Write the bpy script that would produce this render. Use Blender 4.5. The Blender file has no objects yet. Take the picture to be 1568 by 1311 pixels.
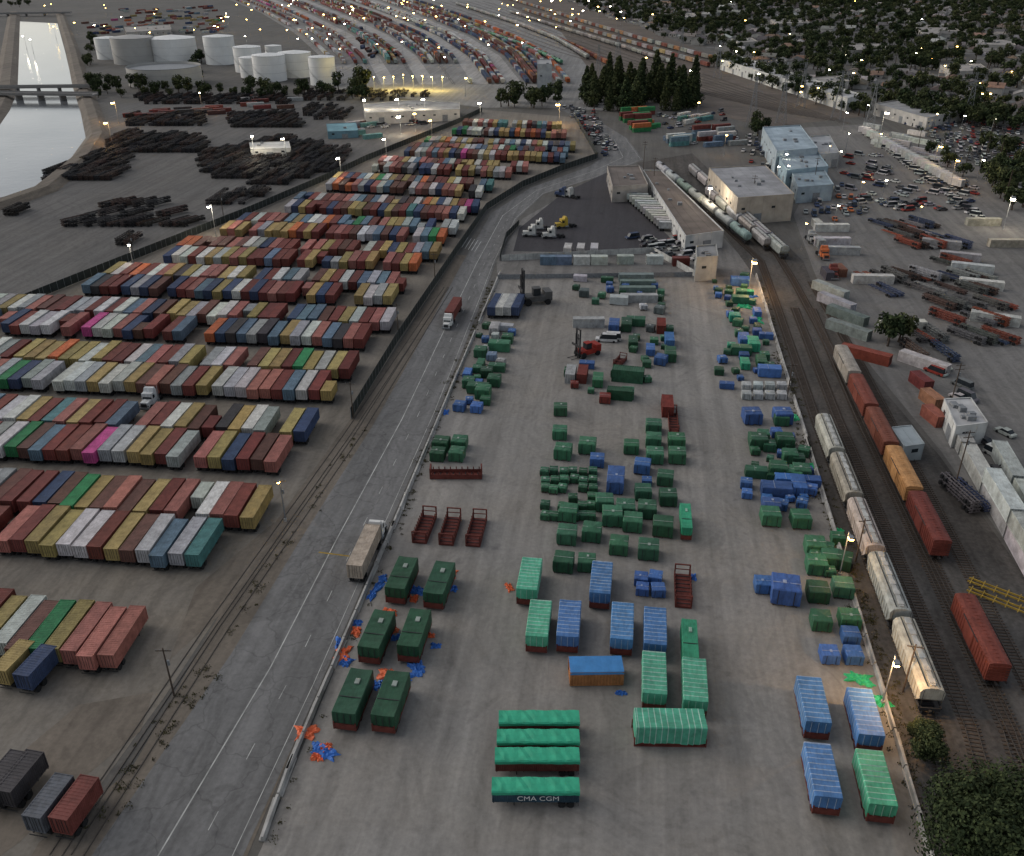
import bpy, math, random
from mathutils import Vector, noise
R=random.Random(11)
sc=bpy.context.scene
# ------------------------------------------------------------------ survey
F=1365.0; CX=784.0; CY=655.5; HH=105.0; K=1.55
TH=math.atan(745.5/F); CT=math.cos(TH); ST=math.sin(TH)
def G(u,v,h=0.0):
    """aerial survey plan coordinate -> metres on the plane at height h"""
    a=u-CX; b=-(v-CY)
    t=(HH-h)/(F*ST-b*CT)
    return Vector((a*t,(b*ST+F*CT)*t,h))
def P(x,y,z=0):
    zz=y*CT+(HH-z)*ST
    if zz<=0.1: return (-9999,9999)
    return (CX+F*x/zz, CY+F*((HH-z)*CT-y*ST)/zz)
def inside(p,poly):
    x,y=p; r=False; n=len(poly)
    for i in range(n):
        x1,y1=poly[i]; x2,y2=poly[(i+1)%n]
        if (y1>y)!=(y2>y) and x<(x2-x1)*(y-y1)/(y2-y1)+x1: r=not r
    return r
A_M=math.radians(7.4)     # heading of street / main yard
A_L=math.radians(4.3)     # heading of the container park
def hd(a): return Vector((math.sin(a),math.cos(a),0))
# ------------------------------------------------------------------ materials
def newmat(name):
    m=bpy.data.materials.new(name); m.use_nodes=True
    nt=m.node_tree; b=nt.nodes['Principled BSDF']; return m,nt,b
def N(nt,t,**k):
    n=nt.nodes.new(t)
    for a,v in k.items(): setattr(n,a,v)
    return n
def mixc(nt,fac,a,b,mode='MIX'):
    n=N(nt,'ShaderNodeMix',data_type='RGBA',blend_type=mode)
    for sock,val in ((n.inputs[0],fac),(n.inputs[6],a),(n.inputs[7],b)):
        if hasattr(val,'is_output'): nt.links.new(val,sock)
        elif isinstance(val,(int,float)): sock.default_value=val
        else: sock.default_value=(*val[:3],1)
    return n.outputs[2]
def ramp(nt,inp,p0,p1,c0=(0,0,0),c1=(1,1,1)):
    r=N(nt,'ShaderNodeValToRGB'); e=r.color_ramp.elements
    e[0].position=p0;e[1].position=p1;e[0].color=(*c0,1);e[1].color=(*c1,1)
    nt.links.new(inp,r.inputs[0]); return r.outputs[0]
def noi(nt,vec,scale,detail=4,rough=.55):
    n=N(nt,'ShaderNodeTexNoise'); n.inputs['Scale'].default_value=scale
    n.inputs['Detail'].default_value=detail; n.inputs['Roughness'].default_value=rough
    nt.links.new(vec,n.inputs['Vector']); return n.outputs[0]
def ground_mat(name,c,streak=.35,patch=.4,heading=A_M,cracks=0,brown=(.13,.10,.07),brownf=.3,rough=.9,fine=.2):
    m,nt,b=newmat(name)
    tc=N(nt,'ShaderNodeTexCoord').outputs['Object']
    mp=N(nt,'ShaderNodeMapping'); mp.inputs['Rotation'].default_value=(0,0,heading)
    nt.links.new(tc,mp.inputs[0])
    mp2=N(nt,'ShaderNodeMapping'); mp2.inputs['Scale'].default_value=(.36,.014,1)
    nt.links.new(mp.outputs[0],mp2.inputs[0])
    # wandering wheel tracks
    wv=N(nt,'ShaderNodeTexNoise'); wv.inputs['Scale'].default_value=.02; nt.links.new(tc,wv.inputs['Vector'])
    ws=N(nt,'ShaderNodeVectorMath',operation='SCALE'); ws.inputs['Scale'].default_value=55; nt.links.new(wv.outputs[1],ws.inputs[0])
    wa=N(nt,'ShaderNodeVectorMath',operation='ADD'); nt.links.new(mp.outputs[0],wa.inputs[0]); nt.links.new(ws.outputs[0],wa.inputs[1])
    mp3=N(nt,'ShaderNodeMapping'); mp3.inputs['Scale'].default_value=(.5,.03,1); nt.links.new(wa.outputs[0],mp3.inputs[0])
    n7=noi(nt,mp3.outputs[0],1,3,.5)
    n1=noi(nt,tc,.014,5); n2=noi(nt,tc,.075,5,.6); n3=noi(nt,tc,1.1,4,.7); n4=noi(nt,mp2.outputs[0],1,4,.6)
    n5=noi(nt,tc,.03,6,.65)
    col=mixc(nt,ramp(nt,n1,.38,.66),c,tuple(x*(1-patch*.5) for x in c))
    bf=N(nt,'ShaderNodeMath',operation='MULTIPLY'); nt.links.new(ramp(nt,n5,.42,.72),bf.inputs[0]); bf.inputs[1].default_value=brownf
    col=mixc(nt,bf.outputs[0],col,brown)
    col=mixc(nt,1,col,ramp(nt,n2,.3,.7,(1-patch*.4,)*3,(1+patch*.2,)*3),'MULTIPLY')
    col=mixc(nt,1,col,ramp(nt,n4,.32,.68,(1-streak*.85,)*3,(1.12,)*3),'MULTIPLY')
    col=mixc(nt,1,col,ramp(nt,n7,.50,.64,(1,)*3,(1-streak*.5,)*3),'MULTIPLY')
    col=mixc(nt,1,col,ramp(nt,n3,.25,.75,(1-fine,)*3,(1+fine*.6,)*3),'MULTIPLY')
    n6=noi(nt,tc,.22,3,.5)
    col=mixc(nt,1,col,ramp(nt,n6,.66,.76,(1,1,1),(.74,.74,.76)),'MULTIPLY')
    if cracks:
        v=N(nt,'ShaderNodeTexVoronoi',feature='DISTANCE_TO_EDGE'); v.inputs['Scale'].default_value=.11
        w=N(nt,'ShaderNodeVectorMath',operation='ADD')
        nn=N(nt,'ShaderNodeTexNoise'); nn.inputs['Scale'].default_value=.4; nt.links.new(tc,nn.inputs['Vector'])
        sc_=N(nt,'ShaderNodeVectorMath',operation='SCALE'); sc_.inputs['Scale'].default_value=3; nt.links.new(nn.outputs[1],sc_.inputs[0])
        nt.links.new(tc,w.inputs[0]); nt.links.new(sc_.outputs[0],w.inputs[1]); nt.links.new(w.outputs[0],v.inputs['Vector'])
        col=mixc(nt,1,col,ramp(nt,v.outputs[0],.006,.018,(.8,.8,.8),(1,1,1)),'MULTIPLY')
    nt.links.new(col,b.inputs['Base Color']); b.inputs['Roughness'].default_value=rough
    b.inputs['Specular IOR Level'].default_value=.2
    bp=N(nt,'ShaderNodeBump'); bp.inputs['Strength'].default_value=.3; bp.inputs['Distance'].default_value=.05
    nt.links.new(n3,bp.inputs['Height']); nt.links.new(bp.outputs[0],b.inputs['Normal'])
    return m
def objpaint(name,rough=.6,dirt=.4,rust=.3,lighten=0,spec=.2):
    m,nt,b=newmat(name)
    oi=N(nt,'ShaderNodeObjectInfo'); tc=N(nt,'ShaderNodeTexCoord').outputs['Object']
    ad=N(nt,'ShaderNodeVectorMath',operation='ADD'); mu=N(nt,'ShaderNodeMath',operation='MULTIPLY'); mu.inputs[1].default_value=300
    nt.links.new(oi.outputs['Random'],mu.inputs[0]); nt.links.new(tc,ad.inputs[0]); nt.links.new(mu.outputs[0],ad.inputs[1])
    v=ad.outputs[0]
    mp=N(nt,'ShaderNodeMapping'); mp.inputs['Scale'].default_value=(1.6,.5,.35); nt.links.new(v,mp.inputs[0])
    n1=noi(nt,v,.55,5,.6); n2=noi(nt,mp.outputs[0],2.2,5,.7); n3=noi(nt,v,1.4,6,.75)
    col=oi.outputs['Color']
    if lighten: col=mixc(nt,lighten,col,(.72,.74,.72))
    col=mixc(nt,1,col,ramp(nt,n1,.3,.7,(1-dirt,)*3,(1.1,)*3),'MULTIPLY')
    col=mixc(nt,1,col,ramp(nt,n2,.35,.62,(.72,.7,.68),(1,1,1)),'MULTIPLY')
    rf=N(nt,'ShaderNodeMath',operation='MULTIPLY'); rf.inputs[1].default_value=rust
    nt.links.new(ramp(nt,n3,.58,.72),rf.inputs[0])
    col=mixc(nt,rf.outputs[0],col,(.10,.06,.045))
    nt.links.new(col,b.inputs['Base Color']); b.inputs['Roughness'].default_value=rough; b.inputs['Specular IOR Level'].default_value=spec
    return m
def simple(name,c,rough=.7,metal=0,var=.3,scale=1.5,emit=0):
    m,nt,b=newmat(name)
    tc=N(nt,'ShaderNodeTexCoord').outputs['Object']
    n=noi(nt,tc,scale,4,.6)
    col=mixc(nt,1,c,ramp(nt,n,.3,.7,(1-var,)*3,(1+var*.5,)*3),'MULTIPLY')
    nt.links.new(col,b.inputs['Base Color']); b.inputs['Roughness'].default_value=rough; b.inputs['Metallic'].default_value=metal
    b.inputs['Specular IOR Level'].default_value=.3
    if emit:
        b.inputs['Emission Color'].default_value=(*c,1); b.inputs['Emission Strength'].default_value=emit
        try: m.cycles.emission_sampling='NONE'
        except Exception: pass
    return m
M={}
M['paint']=objpaint('weathered_paint',.6,.35,.28)
M['tarp']=objpaint('tarp_fabric',.55,.3,.0,0,.25)
M['tarpband']=objpaint('tarp_strap_band',.55,.2,.0,.38)
M['roofobj']=objpaint('roof_covering',.85,.35,.12)
M['dark']=simple('dark_steel',(.03,.03,.032),.7)
M['rust']=simple('rusty_frame',(.13,.032,.024),.8,0,.45,1.2)
M['tire']=simple('tire_rubber',(.015,.015,.016),.9)
M['glass']=simple('window_glass',(.02,.025,.03),.12)
M['white']=simple('white_paint',(.6,.6,.58),.6,0,.2,.6)
M['dirtywhite']=simple('dirty_white_paint',(.42,.42,.4),.6,0,.4,.5)
M['galv']=simple('galvanised_steel',(.2,.21,.22),.6,.1)
M['wood']=simple('weathered_wood',(.07,.052,.04),.9)
M['concrete']=simple('concrete',(.38,.37,.35),.9,0,.4,.4)
M['screen']=simple('fence_screen',(.022,.027,.025),.85,0,.4,.4)
M['ballast']=ground_mat('ballast',(.098,.092,.086),.4,.45,A_M,0,(.115,.092,.074),.45,.95,.4)
M['rail']=simple('rail_steel',(.07,.06,.052),.7,.1)
M['wall']=simple('building_wall',(.34,.33,.31),.85,0,.25,.3)
M['lampw']=simple('lit_lens_white',(1,.9,.68),.4,0,0,1,60)
M['lampy']=simple('lit_lens_sodium',(1,.62,.16),.4,0,0,1,42)
M['bark']=simple('bark',(.06,.045,.035),.95)
def leafmat(name,c):
    m,nt,b=newmat(name); oi=N(nt,'ShaderNodeObjectInfo'); tc=N(nt,'ShaderNodeTexCoord').outputs['Object']
    n=noi(nt,tc,.9,3); col=mixc(nt,1,c,ramp(nt,n,.3,.7,(.55,.55,.55),(1.35,1.3,1.1)),'MULTIPLY')
    col=mixc(nt,1,col,ramp(nt,oi.outputs['Random'],0,1,(.65,.75,.7),(1.3,1.15,1)),'MULTIPLY')
    nt.links.new(col,b.inputs['Base Color']); b.inputs['Roughness'].default_value=.9; b.inputs['Specular IOR Level'].default_value=.1; return m
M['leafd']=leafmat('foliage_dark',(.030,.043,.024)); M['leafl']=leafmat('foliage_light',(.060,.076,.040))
M['weed']=leafmat('weed_foliage',(.085,.08,.045))
# ------------------------------------------------------------------ mesh builder
class MB:
    def __init__(s): s.v=[];s.f=[];s.m=[]
    def face(s,pts,m=0):
        b=len(s.v); s.v+= [tuple(p) for p in pts]; s.f.append(tuple(range(b,b+len(pts)))); s.m.append(m)
    def box(s,x,y,z,sx,sy,sz,m=0,rz=0,tx=1,ty=1):
        b=len(s.v); c,q=math.cos(rz),math.sin(rz)
        for dz,ax,ay in((0,1,1),(sz,tx,ty)):
            for dx,dy in((-1,-1),(1,-1),(1,1),(-1,1)):
                X=dx*sx/2*ax;Y=dy*sy/2*ay
                s.v.append((x+X*c-Y*q,y+X*q+Y*c,z+dz))
        s.f+=[(b+3,b+2,b+1,b),(b+4,b+5,b+6,b+7),(b,b+1,b+5,b+4),(b+1,b+2,b+6,b+5),(b+2,b+3,b+7,b+6),(b+3,b,b+4,b+7)]
        s.m+=[m]*6
    def cyl(s,p0,p1,r0,r1=None,n=10,m=0,caps=True):
        if r1 is None: r1=r0
        p0=Vector(p0);p1=Vector(p1); d=(p1-p0).normalized()
        a=d.orthogonal().normalized(); c=d.cross(a); b=len(s.v)
        for p,r in((p0,r0),(p1,r1)):
            for i in range(n):
                t=2*math.pi*i/n; s.v.append(tuple(p+a*math.cos(t)*r+c*math.sin(t)*r))
        for i in range(n):
            j=(i+1)%n; s.f.append((b+i,b+j,b+n+j,b+n+i)); s.m.append(m)
        if caps:
            s.f.append(tuple(b+i for i in reversed(range(n)))); s.f.append(tuple(b+n+i for i in range(n))); s.m+=[m,m]
    def prof(s,pts,a0,a1,m=0,axis='y',caps=True):
        b=len(s.v); n=len(pts)
        for a in(a0,a1):
            for (x,z) in pts: s.v.append((x,a,z) if axis=='y' else (a,x,z))
        for i in range(n):
            j=(i+1)%n; s.f.append((b+i,b+j,b+n+j,b+n+i)); s.m.append(m)
        if caps:
            s.f.append(tuple(b+i for i in reversed(range(n)))); s.f.append(tuple(b+n+i for i in range(n))); s.m+=[m,m]
    def wheel(s,x,y,r=.5,w=.28,m=2):
        s.cyl((x-w/2,y,r),(x+w/2,y,r),r,r,12,m)
    def mesh(s,name,mats,smooth=False):
        me=bpy.data.meshes.new(name); me.from_pydata(s.v,[],s.f)
        for k in mats: me.materials.append(M[k] if isinstance(k,str) else k)
        me.polygons.foreach_set('material_index',s.m)
        if smooth: me.polygons.foreach_set('use_smooth',[True]*len(s.f))
        me.update(); return me
def add(name,me,loc=(0,0,0),a=0,color=None,scale=None,parent=None):
    o=bpy.data.objects.new(name,me); o.location=loc; o.rotation_euler=(0,0,-a)
    if color: o.color=(*color[:3],1)
    if scale is not None: o.scale=scale if hasattr(scale,'__len__') else (scale,)*3
    if parent: o.parent=parent
    sc.collection.objects.link(o); return o
def empty(name,loc,a=0):
    o=bpy.data.objects.new(name,None); o.location=loc; o.rotation_euler=(0,0,-a); sc.collection.objects.link(o); return o
# ------------------------------------------------------------------ templates
def container(mb,L,z0,y0=0,H=2.6,W=2.44,mp=0,md=1,pitch=.3):
    w=W/2; n=int(L/pitch); st=(L-.2)/n
    for sgn in(-1,1):
        pr=None
        for i in range(n):
            for k,(fy,off) in enumerate(((0,0),(.35,0),(.5,.05),(.85,.05))):
                y=y0+.1+st*(i+fy); x=sgn*(w-.02-off)
                if pr: mb.face([(pr[0],pr[1],z0+.12),(x,y,z0+.12),(x,y,z0+H-.1),(pr[0],pr[1],z0+H-.1)],mp)
                pr=(x,y)
    pr=None; n2=int(L/.45); s2=(L-.2)/n2
    for i in range(n2):
        for fy,off in((0,0),(.4,0),(.5,.045),(.9,.045)):
            y=y0+.1+s2*(i+fy); z=z0+H-.005-off
            if pr: mb.face([(-w+.08,pr[0],pr[1]),(w-.08,pr[0],pr[1]),(w-.08,y,z),(-w+.08,y,z)],mp)
            pr=(y,z)
    for sx in(-1,1):
        mb.box(sx*(w-.06),y0+L/2,z0+H-.11,.12,L,.12,mp); mb.box(sx*(w-.06),y0+L/2,z0,.12,L,.16,mp)
        for yy in(y0+.07,y0+L-.07): mb.box(sx*(w-.065),yy,z0+.01,.15,.16,H+.01,mp)
    for yy in(y0+.05,y0+L-.05):
        mb.box(0,yy,z0,W-.1,.1,.16,mp); mb.box(0,yy,z0+H-.13,W-.1,.1,.13,mp)
    mb.box(0,y0+.1,z0+.1,W-.2,.05,H-.2,mp); mb.box(0,y0+L-.1,z0+.1,W-.2,.05,H-.2,mp)
    for x in(-.85,-.35,.35,.85): mb.cyl((x,y0+.03,z0+.15),(x,y0+.03,z0+H-.15),.03,.03,6,md)
    mb.box(0,y0+.06,z0+.16,.03,.05,H-.3,md)
def chassis(mb,L,m=1,mt=2,zt=1.25):
    for sx in(-.5,.5): mb.box(sx,L/2,zt-.35,.14,L-.1,.33,m)
    k=0
    while k<L: mb.box(0,.3+k if .3+k<L else L-.1,zt-.24,2.3,.12,.14,m); k+=1.9
    for y in(1.1,2.35):
        mb.cyl((-1.1,y,.5),(1.1,y,.5),.08,.08,6,m)
        for sx in(-1.02,-.72,.72,1.02): mb.wheel(sx,y,.5,.26,mt)
    for sx in(-.7,.7): mb.box(sx,L-3,.0,.14,.14,zt-.3,m)
    mb.box(0,.06,.45,2.3,.08,.12,m)
def T_ct(L):
    mb=MB(); chassis(mb,L); container(mb,L,1.26); return mb.mesh('container_on_chassis_%d'%L,['paint','dark','tire'])
ct40=T_ct(12.2); ct20=T_ct(6.1)
def T_c(L,H=2.6):
    mb=MB(); container(mb,L,.03,H=H); mb.box(0,L/2,0,2.3,L-.2,.1,1); return mb.mesh('container_%d'%L,['paint','dark','tire'])
c40=T_c(12.2); c20=T_c(6.1)
def T_wrap(L,bands=True,H=2.75,wheels=True,seed=0):
    mb=MB(); rr=random.Random(int(L*10)+bands*3+seed*17); w=1.27
    zb=.55 if wheels else .12
    ys=[]; y=.06
    while y<L-.1:
        ys.append((y,0)); y+=.5+rr.uniform(-.05,.08)
        if bands: ys.append((min(y,L-.1),1)); y+=.09
    ys.append((L-.04,0)); sec=[]
    for i,(y,bd) in enumerate(ys):
        e=.015 if i in(0,len(ys)-1) else 0; j=lambda:rr.uniform(-.05,.05)
        sag=rr.uniform(0,.07); up=.02 if bd or (i and ys[i-1][1]) else 0
        sec.append([(-w+j()+e,zb+.35+rr.uniform(-.15,.15)),(-w+j()*.4+e-up,zb+1.3),(-w+e-up+j()*.1,H-.07-e),(-w+.06+e,H+up-e),(-.4,H-sag+up-e),(.4,H-sag+up-e),(w-.06-e,H+up-e),(w-e+up+j()*.1,H-.07-e),(w+j()*.4-e+up,zb+1.3),(w+j()-e,zb+.35+rr.uniform(-.15,.15))])
    for i in range(len(sec)-1):
        m=3 if (bands and ys[i][1]) else 0
        for k in range(9):
            a=sec[i][k];b=sec[i][k+1];c=sec[i+1][k+1];d=sec[i+1][k]
            mb.face([(a[0],ys[i][0],a[1]),(b[0],ys[i][0],b[1]),(c[0],ys[i+1][0],c[1]),(d[0],ys[i+1][0],d[1])],m)
    for s_,y in((sec[0],ys[0][0]),(sec[-1],ys[-1][0])):
        mb.face([(p[0],y,p[1]) for p in s_],0)
    mb.box(0,L/2,zb-.12,2.42,L-.05,.2,4); mb.box(0,L/2,zb+.1,2.3,L-.3,.5,4)
    mb.box(0,.0,zb-.1,2.4,.06,.8,4)
    for sx in(-1.15,1.15):
        mb.box(sx,-.01,zb-.1,.14,.1,1.0,4); mb.box(sx,L,zb-.1,.14,.12,1.1,4)
    for sx in(-.7,0,.7): mb.box(sx,-.0,zb+.6,.05,.05,H-zb-.75,3 if bands else 1)
    if wheels:
        for y in(.7,1.8):
            for sx in(-1.0,1.0): mb.wheel(sx,y,.42,.35,2)
        for sx in(-.8,.8): mb.box(sx,L-.9,0,.14,.14,.5,1)
    else:
        for sx in(-1,0,1): mb.box(sx*1.05,L/2,0,.15,L-.1,.12,1)
    if not bands:
        mb.box(.1,L*.7,H-.05,.5,.7,.16,3); mb.box(0,L*.35,H-.04,2.3,.08,.08,1)
    return mb.mesh('tarped_container',['tarp','dark','tire','tarpband','rust'])
wr6=[T_wrap(6.1,True,seed=s) for s in range(3)]; wr6n=[T_wrap(6.1,False,seed=s) for s in range(3)]; wr6b=T_wrap(6.8,True,2.6,False)
def T_crate(w,l,h,seed,lid=True):
    rr=random.Random(seed); mb=MB()
    for sx in(-.4,0,.4): mb.box(sx*w,0,0,.12,l*.96,.14,1)
    n=5
    zs=[(.2,.0),(.5*h,.0),(h-.1,.0),(h,-.07)]
    def ring(z,off,hem):
        pts=[]
        for k in range(4):
            for i in range(n):
                t=i/n
                cx=[(-1,-1),(1,-1),(1,1),(-1,1)]; a=cx[k];b=cx[(k+1)%4]
                x=(a[0]+(b[0]-a[0])*t)*(w/2+off); y=(a[1]+(b[1]-a[1])*t)*(l/2+off)
                f=1+rr.uniform(-.025,.025)
                pts.append((x*f,y*f,z+(rr.uniform(-.1,.12) if hem else rr.uniform(-.03,.03))))
        return pts
    rs=[ring(z,o,i==0) for i,(z,o) in enumerate(zs)]
    b=len(mb.v); m=4*n
    for r in rs: mb.v+=r
    for q in range(3):
        for i in range(m):
            j=(i+1)%m; mb.f.append((b+q*m+i,b+q*m+j,b+(q+1)*m+j,b+(q+1)*m+i)); mb.m.append(0)
    c=len(mb.v); mb.v.append((rr.uniform(-.2,.2),rr.uniform(-.2,.2),h+rr.uniform(.02,.14)))
    for i in range(m):
        mb.f.append((b+3*m+i,b+3*m+(i+1)%m,c)); mb.m.append(0)
    mb.box(0,0,.1,w*.93,l*.93,h*.5,1)
    if lid and rr.random()<.6:
        mb.box(rr.uniform(-.2,.2)*w,rr.uniform(-.2,.2)*l,h+.03,.3,.42,.09,2)
    mb.box(0,-l*.1,h+.02,w*.98,.06,.05,2)
    for s_ in(-.28,.28): mb.box(s_*w,-l/2-.04,.25,.06,.03,h-.35,3)
    return mb.mesh('tarped_crate',['tarp','wood','tarpband','dark'])
cr=[T_crate(2.3,2.3,1.75,s) for s in range(6)]
crs=[T_crate(1.25,1.3,1.0,s+20) for s in range(5)]
crl=[T_crate(2.4,4.6,2.1,s+40) for s in range(2)]
def T_rack(L=6.1):
    mb=MB(); mb.box(0,L/2,.1,2.4,L,.3,0)
    for y in(.08,L-.08):
        for sx in(-1.1,1.1): mb.box(sx,y,.4,.2,.18,1.9,0)
        mb.box(0,y,2.15,2.2,.14,.16,0); mb.box(0,y,1.3,2.2,.08,.12,0)
    for sx in(-1.17,1.17):
        mb.box(sx,L/2,.4,.1,L-.2,.7,0)
        for i in range(9): mb.box(sx,.35+i*(L-.7)/8,.44,.13,.12,1.2,0)
    for i in range(8): mb.box(0,.5+i*(L-1)/7,.42,2.3,.1,.06,1)
    return mb.mesh('flat_rack',['rust','dark'])
rack=T_rack()
def T_hopper():
    mb=MB(); L=14.6
    prof=[(-1.5,1.5),(-1.55,3.6),(-1.25,4.15),(-.5,4.4),(.5,4.4),(1.25,4.15),(1.55,3.6),(1.5,1.5)]
    mb.prof(prof,1.3,L-1.3,0)
    for y0,y1 in((1.3,.4),(L-1.3,L-.4)):
        mb.face([(-1.5,y0,1.5),(1.5,y0,1.5),(1.45,y1,2.5),(-1.45,y1,2.5)],0)
        a=[(-1.55,3.6),(-1.25,4.15),(-.5,4.4),(.5,4.4),(1.25,4.15),(1.55,3.6)]
        mb.face([(x,y1,z-.05) for x,z in a]+[(1.45,y1,2.5),(-1.45,y1,2.5)],0)
        for k in range(5):
            p,q=a[k],a[k+1]; mb.face([(p[0],y0,p[1]),(q[0],y0,q[1]),(q[0],y1,q[1]-.05),(p[0],y1,p[1]-.05)],0)
        for sx in(-1,1): mb.face([(sx*1.55,y0,3.6),(sx*1.5,y0,1.5),(sx*1.45,y1,2.5),(sx*1.55,y1,3.55)],0)
    mb.box(0,L/2,4.46,.62,L-1.6,.1,1)
    for i in range(6): mb.box(0,1.6+i*(L-3.2)/5,4.5,.8,.9,.14,1)
    for sx in(-1,1): mb.box(sx*.75,L/2,4.42,.12,L-1.4,.08,2)
    for i in range(13):
        for sx in(-1,1): mb.box(sx*1.57,1.4+i*(L-2.8)/12,1.5,.09,.1,2.1,0)
    for i in range(3): mb.box(0,3.6+i*3.7,.55,.9,.8,1.0,2,0,2.8,3.6)
    for sx in(-1.4,1.4): mb.box(sx,L/2,1.25,.14,L,.3,2)
    for y in(0.05,L-.05): mb.box(0,y,.95,2.6,.2,.45,2); mb.box(0,y,.85,.3,.9,.3,2)
    for sx in(-1.2,1.2):
        for y in(.15,L-.15): mb.box(sx,y,1.3,.05,.05,2.8,2)
    for y in(1.4,L-1.4):
        for dy in(-.85,.85):
            for sx in(-.76,.76): mb.wheel(sx,y+dy,.46,.13,2)
            mb.cyl((-.8,y+dy,.46),(.8,y+dy,.46),.09,.09,6,2)
        for sx in(-.95,.95): mb.box(sx,y,.4,.15,2.1,.35,2)
        mb.box(0,y,.6,1.9,.4,.3,2)
    return mb.mesh('covered_hopper_car',['paint','dirtywhite','dark']),L
hopper,HL=T_hopper()
BXL=15.8
def T_boxcar(L=BXL,H=4.3):
    mb=MB(); w=1.48
    mb.prof([(-w,1.1),(-w,H-.25),(-w*.6,H-.05),(0,H),(w*.6,H-.05),(w,H-.25),(w,1.1)],0.3,L-.3,0)
    for i in range(19):
        y=.7+i*(L-1.4)/18
        for sx in(-1,1):
            if abs(y-L/2)>1.6: mb.box(sx*(w+.02),y,1.1,.1,.12,H-1.5,0)
        mb.prof([(-w,H-.24),(-w,H-.19),(0,H+.06),(w,H-.19),(w,H-.24),(0,H+.01)],y-.05,y+.05,3,caps=True)
    for sx in(-1,1):
        mb.box(sx*(w+.05),L/2,1.15,.1,2.9,H-1.6,0); mb.box(sx*(w+.07),L/2,H-.42,.12,6.2,.1,2); mb.box(sx*(w+.07),L/2,1.02,.12,6.2,.1,2)
        mb.box(sx*(w-.03),L/2,.85,.16,L-.2,.25,2)
    for y in(.22,L-.22):
        for z in(1.4,2.0,2.6,3.2,3.7): mb.box(0,y,z,2.7,.12,.12,0)
        mb.box(0,y+(-.3 if y<1 else .3),.75,.3,.8,.3,2)
        for k in range(6): mb.box(1.15,y+(-.1 if y<1 else .1),1.3+k*.45,.5,.05,.05,2)
    for y in(1.9,L-1.9):
        for dy in(-.85,.85):
            for sx in(-.76,.76): mb.wheel(sx,y+dy,.46,.13,2)
        for sx in(-.95,.95): mb.box(sx,y,.4,.15,2.1,.35,2)
        mb.box(0,y,.6,1.9,.4,.3,2)
    return mb.mesh('boxcar',['paint','dirtywhite','dark','roofobj'])
boxcar=T_boxcar()
def T_tankcar(L=15):
    mb=MB(); mb.cyl((0,.9,2.6),(0,L-.9,2.6),1.45,1.45,18,0); mb.cyl((0,.4,2.6),(0,.9,2.6),.9,1.45,18,0); mb.cyl((0,L-.9,2.6),(0,L-.4,2.6),1.45,.9,18,0)
    mb.cyl((0,L/2,4),(0,L/2,4.5),.5,.5,12,2); mb.box(0,L/2,4.02,1.6,3,.08,2)
    for sx in(-.9,.9): mb.box(sx,L/2,.9,.25,L,.3,2)
    for y in(1.9,L-1.9):
        mb.box(0,y,.9,2,1.2,.6,2)
        for dy in(-.85,.85):
            for sx in(-.76,.76): mb.wheel(sx,y+dy,.46,.13,2)
    return mb.mesh('tank_car',['paint','white','dark'],False)
tankcar=T_tankcar()
def T_chstack(n):
    mb=MB(); rr=random.Random(n)
    for k in range(n):
        z=k*.75; o=rr.uniform(-.3,.3)
        for sx in(-.5,.5): mb.box(sx,6.1+o,z+.75,.15,12,.3,0)
        for i in range(7): mb.box(0,.5+i*1.85+o,z+.85,2.35,.14,.16,0)
        for y in((1.1,2.35) if k%2==0 else (9.9,11.1)):
            for sx in(-.95,.95): mb.cyl((sx-.25,y+o,z+.5),(sx+.25,y+o,z+.5),.48,.48,8,1)
        mb.box(0,.1+o,z+.5,2.4,.12,.3,0)
    return mb.mesh('chassis_stack',['paint','tire'])
chs=[T_chstack(n) for n in(1,2,3,4)]
def T_car(van=False):
    mb=MB(); L=4.5 if not van else 5.4; h=1.45 if not van else 2.1
    low=[(0,.35),(0,.8),(.15,.9),(L,.95),(L,.4),(L-.1,.3),(.1,.3)] if van else [(0,.35),(0,.7),(.1,.8),(1.1,.95),(L-.8,.98),(L,.85),(L,.4),(L-.1,.28),(.1,.28)]
    mb.prof(low,-.88,.88,0,'x')
    cab=[(.9,.92),(1.6,h),(L-.3,h),(L-.05,.93)] if van else [(1.05,.93),(1.75,h),(L-1.35,h),(L-.55,.96)]
    mb.prof(cab,-.76,.76,1,'x')
    a,b_=cab[1][0],cab[2][0]; mb.box(0,(a+b_)/2,h-.02,1.46,b_-a-.05,.05,0)
    for y in(.85,L-.85):
        for sx in(-.8,.8): mb.wheel(sx,y,.32,.22,2)
    for sx in(-.6,.6): mb.box(sx,-.01,.55,.35,.04,.14,3)
    return mb.mesh('car',['paint','glass','tire','dirtywhite'])
car=T_car(); van=T_car(True)
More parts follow.
